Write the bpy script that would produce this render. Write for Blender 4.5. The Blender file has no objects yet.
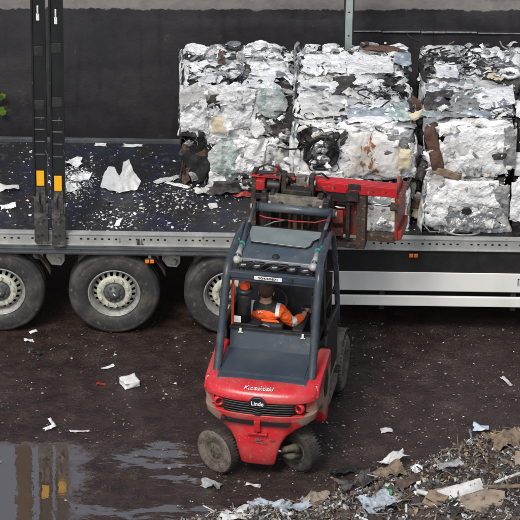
import bpy, bmesh, math, random
from mathutils import Vector, Matrix, noise, Euler
R = math.radians
rnd = random.Random(7)
scene = bpy.context.scene
COL = scene.collection

# ------------------------------------------------------------------ materials
def mat(name, c1, c2=None, rough=.6, metal=0., scale=6., lo=.4, hi=.65, bump=0., bscale=40., c3=None, lo3=.5, hi3=.6,
        scale3=20., rough2=None, spec=.5, coords='Object', streak=1., crease=0.):
    """noise-mixed principled: c1 clean, c2 soiling (big patches), c3 small specks"""
    m = bpy.data.materials.new(name); m.use_nodes = True
    nt = m.node_tree; N = nt.nodes; L = nt.links
    b = N['Principled BSDF']
    b.inputs['Metallic'].default_value = metal
    b.inputs['Roughness'].default_value = rough
    b.inputs['Specular IOR Level'].default_value = spec
    tc = N.new('ShaderNodeTexCoord'); src = tc.outputs[coords]
    if streak != 1.:
        mp = N.new('ShaderNodeMapping'); mp.inputs['Scale'].default_value = (1, 1, streak)
        L.new(src, mp.inputs[0]); src = mp.outputs[0]
    def nz(s, d=6., r=.6):
        n = N.new('ShaderNodeTexNoise'); n.inputs['Scale'].default_value = s
        n.inputs['Detail'].default_value = d; n.inputs['Roughness'].default_value = r
        L.new(src, n.inputs['Vector']); return n
    def ramp(n, a, z):
        r = N.new('ShaderNodeMapRange'); r.interpolation_type = 'SMOOTHSTEP'
        r.inputs['From Min'].default_value = a; r.inputs['From Max'].default_value = z
        L.new(n.outputs['Fac'], r.inputs['Value']); return r.outputs['Result']
    col = None
    rgba = lambda c: (c[0], c[1], c[2], 1)
    b.inputs['Base Color'].default_value = rgba(c1)
    if c2:
        f = ramp(nz(scale), lo, hi)
        mx = N.new('ShaderNodeMix'); mx.data_type = 'RGBA'
        L.new(f, mx.inputs['Factor']); mx.inputs[6].default_value = rgba(c1); mx.inputs[7].default_value = rgba(c2)
        col = mx.outputs[2]
        if rough2 is not None:
            r = N.new('ShaderNodeMapRange'); r.inputs['To Min'].default_value = rough; r.inputs['To Max'].default_value = rough2
            L.new(f, r.inputs['Value']); L.new(r.outputs['Result'], b.inputs['Roughness'])
    if c3:
        f = ramp(nz(scale3, 4.), lo3, hi3)
        mx = N.new('ShaderNodeMix'); mx.data_type = 'RGBA'
        L.new(f, mx.inputs['Factor'])
        if col: L.new(col, mx.inputs[6])
        else: mx.inputs[6].default_value = rgba(c1)
        mx.inputs[7].default_value = rgba(c3); col = mx.outputs[2]
    cre = None
    if crease:      # fold lines: warped cell borders at two sizes, a dark tint along some borders
        wn = N.new('ShaderNodeTexNoise'); wn.inputs['Scale'].default_value = 9; wn.inputs['Detail'].default_value = 3; L.new(src, wn.inputs['Vector'])
        va = N.new('ShaderNodeVectorMath'); va.operation = 'MULTIPLY_ADD'; L.new(wn.outputs['Color'], va.inputs[0]); va.inputs[1].default_value = (.16, .16, .16); L.new(src, va.inputs[2])
        hs_ = []
        for sc_, am in ((7., 1.3), (23., .35)):
            vo = N.new('ShaderNodeTexVoronoi'); vo.inputs['Scale'].default_value = sc_; L.new(va.outputs[0], vo.inputs['Vector'])
            ml = N.new('ShaderNodeMath'); ml.operation = 'MULTIPLY'; L.new(vo.outputs['Distance'], ml.inputs[0]); ml.inputs[1].default_value = am; hs_.append(ml.outputs[0])
        ad = N.new('ShaderNodeMath'); ad.operation = 'ADD'; L.new(hs_[0], ad.inputs[0]); L.new(hs_[1], ad.inputs[1]); cre = ad.outputs[0]
        ve = N.new('ShaderNodeTexVoronoi'); ve.feature = 'DISTANCE_TO_EDGE'; ve.inputs['Scale'].default_value = 8.; L.new(va.outputs[0], ve.inputs['Vector'])
        r_ = N.new('ShaderNodeMapRange'); r_.inputs['From Min'].default_value = .0; r_.inputs['From Max'].default_value = .035; r_.inputs['To Min'].default_value = .22; r_.inputs['To Max'].default_value = 0; L.new(ve.outputs['Distance'], r_.inputs['Value'])
        gate = ramp(nz(4.), .46, .60); mg = N.new('ShaderNodeMath'); mg.operation = 'MULTIPLY'; L.new(r_.outputs[0], mg.inputs[0]); L.new(gate, mg.inputs[1])
        mx = N.new('ShaderNodeMix'); mx.data_type = 'RGBA'; L.new(mg.outputs[0], mx.inputs['Factor'])
        if col: L.new(col, mx.inputs[6])
        else: mx.inputs[6].default_value = rgba(c1)
        mx.inputs[7].default_value = (.10, .095, .09, 1); col = mx.outputs[2]
    if col: L.new(col, b.inputs['Base Color'])
    if cre:
        n = nz(bscale, 8., .65)
        ml = N.new('ShaderNodeMath'); ml.operation = 'MULTIPLY_ADD'; L.new(n.outputs['Fac'], ml.inputs[0]); ml.inputs[1].default_value = .5; L.new(cre, ml.inputs[2])
        bp = N.new('ShaderNodeBump'); bp.inputs['Strength'].default_value = crease; bp.inputs['Distance'].default_value = .03
        L.new(ml.outputs[0], bp.inputs['Height']); L.new(bp.outputs['Normal'], b.inputs['Normal'])
    elif bump:
        n = nz(bscale, 8., .65)
        bp = N.new('ShaderNodeBump'); bp.inputs['Strength'].default_value = bump; bp.inputs['Distance'].default_value = .02
        L.new(n.outputs['Fac'], bp.inputs['Height']); L.new(bp.outputs['Normal'], b.inputs['Normal'])
    return m

M = {}
M['white_scraped'] = mat('scraped_lettering', (.80, .78, .78), (.52, .05, .06), .5, 0, 70, .50, .56)
M['red'] = mat('red_paint', (.50, .012, .018), (.30, .020, .020), .32, 0, 5, .45, .75, .10, 60, (.20, .13, .09), .60, .68, 26, spec=.6, rough2=.5)
M['hood'] = mat('slate_blue_paint', (.055, .074, .095), (.105, .115, .122), .28, 0, 3.5, .4, .72, .10, 40, (.17, .16, .145), .60, .74, 24, rough2=.55)
M['tube'] = mat('charcoal_tube_paint', (.036, .046, .060), (.075, .080, .085), .25, 0, 6, .45, .75, .08, 50, (.15, .14, .13), .62, .74, 30, rough2=.5)
M['hood2'] = mat('slate_dark', (.036, .050, .070), (.062, .072, .086), .28, 0, 2.5, .35, .8, .05, 50, (.16, .15, .13), .66, .74, 40)
M['black'] = mat('black_plastic', (.012, .012, .013), (.035, .032, .030), .45, 0, 9, .45, .7, .1, 60)
M['blackp'] = mat('black_post_paint', (.006, .007, .008), (.014, .016, .016), .26, 0, 3, .4, .7, .05, 50, (.10, .10, .095), .66, .74, 26, streak=.35)
M['postgrey'] = mat('scuffed_post_steel', (.055, .056, .054), (.15, .145, .135), .5, .2, 10, .45, .7, .2, 60, (.012, .012, .012), .56, .62, 24)
M['seat'] = mat('seat_vinyl', (.014, .014, .015), (.05, .047, .045), .6, 0, 9, .45, .75, .2, 60)
M['steel'] = mat('grey_steel', (.16, .16, .155), (.07, .06, .05), .4, .6, 9, .45, .65, .1, 60)
M['chrome'] = mat('chrome_rod', (.85, .85, .85), (.5, .48, .45), .12, 1., 20, .55, .7)
M['rust'] = mat('rusty_dirty_steel', (.085, .050, .034), (.045, .036, .030), .75, .1, 8, .4, .6, .5, 50, (.22, .15, .10), .58, .66, 24)
M['dusty'] = mat('dusty_oily_steel', (.21, .19, .155), (.10, .088, .075), .7, .1, 12, .4, .65, .4, 50)
M['mast'] = mat('mast_steel', (.030, .028, .028), (.085, .06, .045), .5, .3, 10, .45, .7, .3, 40)
M['glassroof'] = mat('roof_glass_dusty', (.15, .19, .18), (.22, .25, .235), .16, 0, 4, .3, .7, .0, 40, spec=.8)
M['white'] = mat('white_plate', (.78, .78, .76), (.5, .48, .45), .5, 0, 20, .5, .8)
M['orange'] = mat('orange_lens', (.85, .10, .02), (.6, .07, .02), .3, 0, 20, .4, .7)
M['lamp_orange'] = mat('amber_lens', (.9, .22, .01), (.7, .14, .01), .3, 0, 40, .4, .7)
M['teal'] = mat('teal_cap', (.05, .33, .25), (.03, .2, .15), .5)
M['redhose'] = mat('red_hose', (.45, .02, .03), (.2, .02, .02), .5)
M['rubber'] = mat('tyre_rubber', (.034, .034, .035), (.080, .074, .066), .62, 0, 5, .42, .68, .25, 60, (.15, .125, .10), .60, .72, 20)
M['mudtyre'] = mat('mud_caked_tyre', (.20, .17, .135), (.10, .082, .066), .9, 0, 12, .4, .65, .9, 50, (.05, .042, .036), .58, .66, 30)
M['rimmud'] = mat('muddy_rim', (.12, .105, .075), (.07, .058, .045), .8, 0, 14, .4, .65, .5, 60)
M['treadmud'] = mat('muddy_tread_rubber', (.036, .032, .029), (.085, .07, .057), .85, 0, 9, .45, .7, .8, 50)
M['rimsteel'] = mat('rim_silver', (.42, .42, .40), (.25, .23, .20), .45, .3, 14, .45, .7, .1, 60, (.12, .10, .08), .62, .7, 40)
M['cream'] = mat('cream_wheel_ring', (.56, .57, .46), (.36, .35, .28), .5, 0, 20, .45, .7, .1, 60, (.2, .17, .12), .66, .74, 40)
M['hubdark'] = mat('hub_grey', (.085, .09, .095), (.16, .155, .15), .5, .2, 30, .45, .7)
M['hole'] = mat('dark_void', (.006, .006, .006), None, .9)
M['galv'] = mat('galvanised_rail', (.34, .35, .34), (.46, .46, .44), .5, .15, 5, .4, .7, .1, 60, (.10, .09, .08), .62, .72, 16, streak=.5)
M['beam'] = mat('grey_edge_beam', (.075, .085, .092), (.12, .125, .125), .45, .1, 4, .4, .7, .1, 60, (.03, .03, .03), .62, .7, 22)
M['chassis'] = mat('chassis_black', (.010, .010, .011), (.020, .018, .017), .6, 0, 6, .4, .7, .2, 30)
M['bracket'] = mat('bracket_paint', (.34, .34, .29), (.2, .19, .16), .6, 0, 12, .45, .7, .2, 60, (.08, .07, .06), .62, .7, 30)
M['mudguard'] = mat('dusty_mudguard', (.13, .10, .08), (.06, .048, .04), .8, 0, 12, .4, .65, .3, 60)
M['alu'] = mat('aluminium_plank', (.80, .80, .76), (.72, .72, .68), .6, .0, 3, .4, .75, .04, 60, (.30, .29, .27), .68, .76, 30, streak=.3)
M['yellow'] = mat('yellow_reflector', (.92, .46, .01), (.75, .36, .01), .4, 0, 20, .5, .8)
M['farpost'] = mat('grey_green_post', (.30, .37, .35), (.40, .45, .43), .4, .1, 4, .4, .7, .05, 50, (.12, .13, .13), .66, .72, 30)
M['skin'] = mat('skin', (.45, .25, .18), (.38, .20, .14), .55, 0, 20)
M['hair'] = mat('brown_hair', (.030, .014, .010), (.07, .03, .02), .6, 0, 40, .4, .6, .5, 120)
M['hivis'] = mat('hivis_orange_cloth', (.92, .13, .015), (.75, .09, .012), .8, 0, 12, .4, .7, .4, 40)
M['silver'] = mat('reflective_tape', (.80, .81, .80), (.6, .6, .6), .4, 0, 20)
M['blackcloth'] = mat('black_cloth', (.016, .016, .018), (.04, .04, .042), .85, 0, 20, .4, .7, .4, 60)
M['brownsteel'] = mat('brown_column', (.10, .065, .04), (.06, .04, .03), .7, 0, 5, .4, .6, .2)
M['leaf'] = mat('weed_leaf', (.13, .22, .02), (.07, .13, .02), .6, 0, 12)
M['stem'] = mat('weed_stem', (.10, .16, .03), None, .7)
M['redrust'] = mat('worn_red_plate', (.33, .035, .028), (.13, .07, .052), .55, .1, 3.5, .38, .62, .3, 50, (.30, .22, .16), .6, .68, 22)
# scrap
M['sw'] = mat('crushed_white_sheet', (.83, .84, .84), (.62, .63, .63), .30, 0, 5, .46, .72, .45, 30, (.16, .14, .12), .64, .70, 24, spec=.6, crease=.65)
M['sw2'] = mat('crushed_offwhite_sheet', (.62, .62, .60), (.42, .42, .40), .5, 0, 8, .4, .7, .5, 26, (.10, .09, .08), .62, .70, 22, crease=.4)
M['sg'] = mat('crushed_grey_sheet', (.34, .35, .355), (.20, .20, .20), .45, .2, 9, .4, .7, .5, 30, (.08, .07, .06), .60, .68, 24, crease=.5)
M['sd'] = mat('dark_scrap', (.035, .034, .034), (.10, .09, .08), .6, .1, 12, .4, .7, .5, 40)
M['sb'] = mat('black_scrap', (.012, .012, .012), (.03, .03, .03), .5, 0, 12, .4, .7, .4, 40)
M['sgl'] = mat('grey_green_glass', (.28, .36, .35), (.55, .60, .58), .12, 0, 6, .4, .62, .15, 24, (.80, .82, .80), .58, .64, 15, spec=.9, crease=.6)
M['sbl'] = mat('blue_grey_glass', (.17, .22, .26), (.42, .48, .52), .12, 0, 6, .4, .62, .15, 24, (.75, .78, .80), .60, .66, 15, spec=.9, crease=.6)
M['sy'] = mat('yellowed_foam', (.66, .59, .40), (.50, .45, .33), .8, 0, 9, .4, .7, .4, 40)
M['sr'] = mat('rust_scrap', (.14, .070, .045), (.07, .045, .035), .75, .1, 12, .4, .65, .4, 40)
M['srd'] = mat('red_scrap', (.35, .03, .02), (.2, .03, .02), .5, 0, 12)
M['swr'] = mat('rust_streaked_white', (.76, .75, .72), (.55, .50, .44), .5, 0, 5, .45, .7, .45, 22, (.30, .14, .06), .60, .66, 9, streak=.45, crease=.3)
M['galvs'] = mat('bright_metal_scrap', (.62, .63, .64), (.36, .36, .36), .28, .8, 10, .4, .7, .4, 30, crease=.7)
M['card'] = mat('wet_cardboard', (.42, .33, .25), (.28, .21, .155), .85, 0, 8, .4, .7, .4, 40, (.10, .075, .06), .64, .72, 16)
M['tan'] = mat('tan_fibre', (.27, .20, .135), (.13, .095, .065), .9, 0, 14, .4, .7, .6, 60)
M['paleblue'] = mat('pale_blue_plastic', (.46, .56, .66), (.62, .68, .72), .4, 0, 8, .4, .7, .3, 30, (.15, .13, .12), .66, .72, 20)
M['wood'] = mat('splintered_wood', (.33, .24, .15), (.18, .12, .08), .8, 0, 12, .4, .7, .4, 50)
M['green'] = mat('green_plastic', (.05, .20, .07), (.03, .10, .05), .5)
M['brown'] = mat('brown_bits', (.075, .05, .038), (.14, .10, .075), .85, 0, 15, .4, .7, .4, 60)
M['greyb'] = mat('grey_bits', (.16, .155, .15), (.28, .27, .26), .75, 0, 15, .4, .7, .4, 60)

# ------------------------------------------------------------------ mesh helpers
def link(o, parent=None):
    COL.objects.link(o)
    if parent is not None: o.parent = parent
    return o

def tag(o, label=None, cat=None, group=None, kind=None):
    if label: o['label'] = label
    if cat: o['category'] = cat
    if group: o['group'] = group
    if kind: o['kind'] = kind
    return o

def empty(name, loc=(0, 0, 0), rz=0.):
    o = bpy.data.objects.new(name, None); o.location = loc; o.rotation_euler = (0, 0, rz); o.empty_display_size = .1
    return link(o)

class MB:
    def __init__(self): self.bm = bmesh.new()
    def _mi(self, vs, mi):
        if mi:
            s = set(vs)
            for f in self.bm.faces:
                if f.index == -1 or all(v in s for v in f.verts): f.material_index = mi
    def box(self, c, s, rot=(0, 0, 0), mi=0, taper=None):
        m = Matrix.Translation(c) @ Euler(rot).to_matrix().to_4x4() @ Matrix.Diagonal((s[0], s[1], s[2], 1))
        r = bmesh.ops.create_cube(self.bm, size=1., matrix=Matrix.Identity(4))
        for v in r['verts']:
            if taper and v.co.z > 0: v.co.x *= taper[0]; v.co.y *= taper[1]
            v.co = m @ v.co
        fs = {f for v in r['verts'] for f in v.link_faces}
        for f in fs: f.material_index = mi
        return self
    def beam(self, a, b, w, h, mi=0, up=(0, 0, 1)):
        a = Vector(a); b = Vector(b); d = (b - a); L = d.length; d.normalize()
        u = Vector(up)
        if abs(u.dot(d)) > .98: u = Vector((0, 1, 0))
        x = d.cross(u).normalized(); u = x.cross(d)
        m = Matrix((( x.x, d.x, u.x, 0), (x.y, d.y, u.y, 0), (x.z, d.z, u.z, 0), (0, 0, 0, 1)))
        m = Matrix.Translation((a + b) / 2) @ m @ Matrix.Diagonal((w, L, h, 1))
        vs = [self.bm.verts.new(m @ Vector((i, j, k))) for i in (-.5, .5) for j in (-.5, .5) for k in (-.5, .5)]
        for q_ in ((0, 1, 3, 2), (4, 6, 7, 5), (0, 4, 5, 1), (2, 3, 7, 6), (0, 2, 6, 4), (1, 5, 7, 3)):
            self.bm.faces.new([vs[i] for i in q_]).material_index = mi
        return self
    def tube(self, pts, r, n=10, mi=0, caps=True, sq=1.):
        pts = [Vector(p) for p in pts]; rings = []; ref = None
        for i, p in enumerate(pts):
            d = (pts[min(i + 1, len(pts) - 1)] - pts[max(i - 1, 0)]).normalized()
            if ref is None:
                ref = Vector((0, 0, 1)) if abs(d.z) < .9 else Vector((1, 0, 0))
            x = d.cross(ref).normalized(); ref = x.cross(d).normalized()
            rr = r[i] if isinstance(r, (list, tuple)) else r
            rings.append([self.bm.verts.new(p + x * math.cos(2 * math.pi * k / n) * rr * sq + ref * math.sin(2 * math.pi * k / n) * rr) for k in range(n)])
        for a, b in zip(rings, rings[1:]):
            for k in range(n):
                f = self.bm.faces.new((a[k], a[(k + 1) % n], b[(k + 1) % n], b[k])); f.material_index = mi; f.smooth = True
        if caps:
            for q in (rings[0][::-1], rings[-1]):
                f = self.bm.faces.new(q); f.material_index = mi
        return self
    def cyl(self, a, b, r, n=20, mi=0): return self.tube([a, b], r, n, mi)
    def lathe(self, prof, c, axis='Y', n=48, mi=0, smooth=True, rot=None, closed=False, mis=None):
        """prof: (radius, along)"""
        rings = []
        for (rr, t) in prof:
            ring = []
            for k in range(n):
                a = 2 * math.pi * k / n
                p = Vector((rr * math.cos(a), t, rr * math.sin(a))) if axis == 'Y' else (
                    Vector((t, rr * math.cos(a), rr * math.sin(a))) if axis == 'X' else Vector((rr * math.cos(a), rr * math.sin(a), t)))
                if rot: p = rot @ p
                ring.append(self.bm.verts.new(p + Vector(c)))
            rings.append(ring)
        pairs = list(zip(rings, rings[1:])) + ([(rings[-1], rings[0])] if closed else [])
        for i, (a, b) in enumerate(pairs):
            for k in range(n):
                try:
                    f = self.bm.faces.new((a[k], a[(k + 1) % n], b[(k + 1) % n], b[k])); f.material_index = mis[i] if mis else mi; f.smooth = smooth
                except ValueError: pass
        return self
    def prism(self, prof, x0, x1, axis='X', mi=0):
        def P(a, b, t): return {'X': (t, a, b), 'Y': (a, t, b), 'Z': (a, b, t)}[axis]
        A = [self.bm.verts.new(P(a, b, x0)) for a, b in prof]; B = [self.bm.verts.new(P(a, b, x1)) for a, b in prof]
        n = len(prof)
        fs = [self.bm.faces.new(A), self.bm.faces.new(B[::-1])]
        for k in range(n): fs.append(self.bm.faces.new((A[k], B[k], B[(k + 1) % n], A[(k + 1) % n])))
        for f in fs: f.material_index = mi
        return self
    def loft(self, rings, mi=0, smooth=True, caps=True):
        vr = [[self.bm.verts.new(p) for p in r] for r in rings]; n = len(vr[0])
        for a, b in zip(vr, vr[1:]):
            for k in range(n):
                f = self.bm.faces.new((a[k], a[(k + 1) % n], b[(k + 1) % n], b[k])); f.smooth = smooth; f.material_index = mi
        if caps:
            self.bm.faces.new(vr[0][::-1]); self.bm.faces.new(vr[-1])
        return self
    def ball(self, c, r, n=12, mi=0, s=(1, 1, 1)):
        m = Matrix.Translation(c) @ Matrix.Diagonal((r * s[0], r * s[1], r * s[2], 1))
        q = bmesh.ops.create_uvsphere(self.bm, u_segments=n, v_segments=max(6, n // 2), radius=1, matrix=m)
        for f in {f for v in q['verts'] for f in v.link_faces}: f.material_index = mi; f.smooth = True
        return self
    def build(self, name, mats, parent=None, bevel=0., seg=2, normals=True):
        if normals: bmesh.ops.recalc_face_normals(self.bm, faces=self.bm.faces)
        me = bpy.data.meshes.new(name); self.bm.to_mesh(me); self.bm.free()
        for m in (mats if isinstance(mats, (list, tuple)) else [mats]): me.materials.append(M[m] if isinstance(m, str) else m)
        o = bpy.data.objects.new(name, me); link(o, parent)
        if bevel:
            b = o.modifiers.new('bevel', 'BEVEL'); b.width = bevel; b.segments = seg; b.limit_method = 'ANGLE'; b.angle_limit = R(40)
        return o

def text_obj(name, body, size, matname, parent, matrix, extrude=.001, shear=0., font_scale=(1, 1)):
    cu = bpy.data.curves.new(name, 'FONT'); cu.body = body; cu.size = size; cu.extrude = extrude; cu.align_x = 'CENTER'; cu.align_y = 'CENTER'
    cu.shear = shear; cu.offset = size * .02
    o = bpy.data.objects.new(name + '_tmp', cu); COL.objects.link(o)
    dg = bpy.context.evaluated_depsgraph_get(); dg.update()
    me = bpy.data.meshes.new_from_object(o.evaluated_get(dg)); bpy.data.objects.remove(o)
    me.transform(Matrix.Diagonal((font_scale[0], font_scale[1], 1, 1)))
    me.transform(matrix); me.materials.clear(); me.materials.append(M[matname])
    return link(bpy.data.objects.new(name, me), parent)

def nz3(p): return noise.noise(Vector(p))

def crumple_h(x, y, seed, a=1., style=0):
    """height of a crushed sheet: broad dents and long folds (style 0) or tight wrinkles (style 1)"""
    p = Vector((x, y, seed))
    w = Vector((x + .10 * noise.noise(p * 4), y + .10 * noise.noise(p * 4 + Vector((9, 3, 1))), seed))
    an = seed * 2.39; t = (w.x * math.cos(an) + w.y * math.sin(an)) * (7 + 5 * math.sin(seed))
    fold = abs((t % 2.) - 1.) * .022 * (.4 + max(0, noise.noise(p * 2.5)) * 2)
    d, _ = noise.voronoi(w * (2.6 if style == 0 else 6.))
    h = (.11 if style == 0 else .07) * d[0] + .03 * noise.noise(w * 3) + fold
    d2, _ = noise.voronoi(w * 15.)
    return a * (h + (.006 if style == 0 else .020) * d2[0])

def sheet(bm, c, n, w, h, seed, mi, amp=1., res=.022, roll=None, ragged=.25, shape='rect', smooth=False, tuck=.22, style=1):
    """crumpled sheet of w x h centred on c facing n"""
    n = Vector(n).normalized(); up = Vector((0, 0, 1)) if abs(n.z) < .9 else Vector((0, 1, 0))
    x = up.cross(n).normalized(); y = n.cross(x)
    ang = rnd.uniform(-math.pi, math.pi) if roll is None else roll
    x, y = x * math.cos(ang) + y * math.sin(ang), y * math.cos(ang) - x * math.sin(ang)
    nx = max(2, min(60, int(w / res))); ny = max(2, min(60, int(h / res)))
    V = []
    for j in range(ny + 1):
        row = []
        for i in range(nx + 1):
            u = (i / nx - .5) * 2; v = (j / ny - .5) * 2
            if shape == 'disc':
                uu = u * math.sqrt(max(0, 1 - v * v / 2)); vv = v * math.sqrt(max(0, 1 - u * u / 2)); u, v = uu, vv
            k = 1 + ragged * (noise.noise(Vector((u * 1.7, v * 1.7, seed))) + .5 * noise.noise(Vector((u * 5, v * 5, seed + 5))))
            px, py = u * w / 2 * k, v * h / 2 * k
            hh = crumple_h(px, py, seed * 1.37, amp, style)
            edge = max(abs(u), abs(v))
            hh -= tuck * max(0, edge - .62) ** 1.5 * min(1., (w + h) * 1.6)
            row.append(bm.verts.new(Vector(c) + x * px + y * py + n * hh))
        V.append(row)
    for j in range(ny):
        for i in range(nx):
            f = bm.faces.new((V[j][i], V[j][i + 1], V[j + 1][i + 1], V[j + 1][i])); f.material_index = mi; f.smooth = smooth

def chip(bm, c, s, mi, r=rnd, flat=.5, zr=None):
    """small irregular shard"""
    k = r.choice((3, 4, 4, 5)); a0 = r.uniform(0, 6.28)
    t = Euler((r.uniform(-flat, flat), r.uniform(-flat, flat), r.uniform(0, 6.28))).to_matrix()
    asp = r.uniform(.25, 1)
    top = [Vector(c) + t @ Vector((math.cos(a0 + 6.28 * i / k) * s * r.uniform(.6, 1.1), math.sin(a0 + 6.28 * i / k) * s * asp * r.uniform(.6, 1.1), r.uniform(-.1, .3) * s)) for i in range(k)]
    vs = [bm.verts.new(p) for p in top]; ctr = bm.verts.new(sum(top, Vector()) / k + t @ Vector((0, 0, s * r.uniform(.05, .45))))
    for i in range(k):
        f = bm.faces.new((vs[i], vs[(i + 1) % k], ctr)); f.material_index = mi

def wire_pts(c, r, k=14, flat=.4, seed=0, n=None):
    """loopy random wire"""
    p = Vector(c); d = Vector((rnd.uniform(-1, 1), rnd.uniform(-1, 1), rnd.uniform(-flat, flat))).normalized(); out = []
    bend = rnd.uniform(-.6, .6)
    for i in range(k):
        out.append(p.copy()); d = (Matrix.Rotation(bend + rnd.uniform(-.3, .3), 3, n or Vector((0, 0, 1))) @ d); d.z += rnd.uniform(-.2, .2) * flat; d.normalize(); p = p + d * r
    return out

# ------------------------------------------------------------------ world, sun, camera
world = bpy.data.worlds.new('World'); scene.world = world; world.use_nodes = True
nt = world.node_tree; bg = nt.nodes['Background']
sky = nt.nodes.new('ShaderNodeTexSky'); sky.sky_type = 'NISHITA'; sky.sun_disc = False
SUN_EL, SUN_AZ = R(52), R(205)       # azimuth clockwise from +Y: sun stands behind the camera, a little left
sky.sun_elevation = SUN_EL; sky.sun_rotation = SUN_AZ; sky.air_density = 1.0; sky.dust_density = 3.0
hs = nt.nodes.new('ShaderNodeHueSaturation'); hs.inputs['Saturation'].default_value = .6
nt.links.new(sky.outputs[0], hs.inputs['Color']); nt.links.new(hs.outputs[0], bg.inputs['Color'])
bg.inputs['Strength'].default_value = .15
sl = bpy.data.lights.new('sun', 'SUN'); sl.energy = 1.9; sl.angle = R(15); sl.color = (1, .96, .90)
so = link(bpy.data.objects.new('sun', sl))
dvec = -Vector((math.cos(SUN_EL) * math.sin(SUN_AZ), math.cos(SUN_EL) * math.cos(SUN_AZ), math.sin(SUN_EL)))
so.rotation_euler = dvec.to_track_quat('-Z', 'Y').to_euler(); so.location = -dvec * 30

cam = bpy.data.cameras.new('camera'); co = link(bpy.data.objects.new('camera', cam)); scene.camera = co
TH, DIST, ROLL = R(28), 41., .015
co.location = (0, -36.2009, 20.2651)
co.rotation_euler = (Matrix.Rotation(R(90) - TH, 4, 'X') @ Matrix.Rotation(ROLL, 4, 'Z')).to_euler()
cam.sensor_width = 36; cam.sensor_fit = 'HORIZONTAL'; cam.angle = 2 * math.atan(260 / (88 * DIST)); cam.clip_start = 1; cam.clip_end = 2000
scene.view_settings.view_transform = 'Standard'; scene.view_settings.look = 'None'; scene.view_settings.exposure = 0
scene.render.engine = 'CYCLES'; scene.render.resolution_x = scene.render.resolution_y = 1024
scene.cycles.max_bounces = 6

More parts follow.
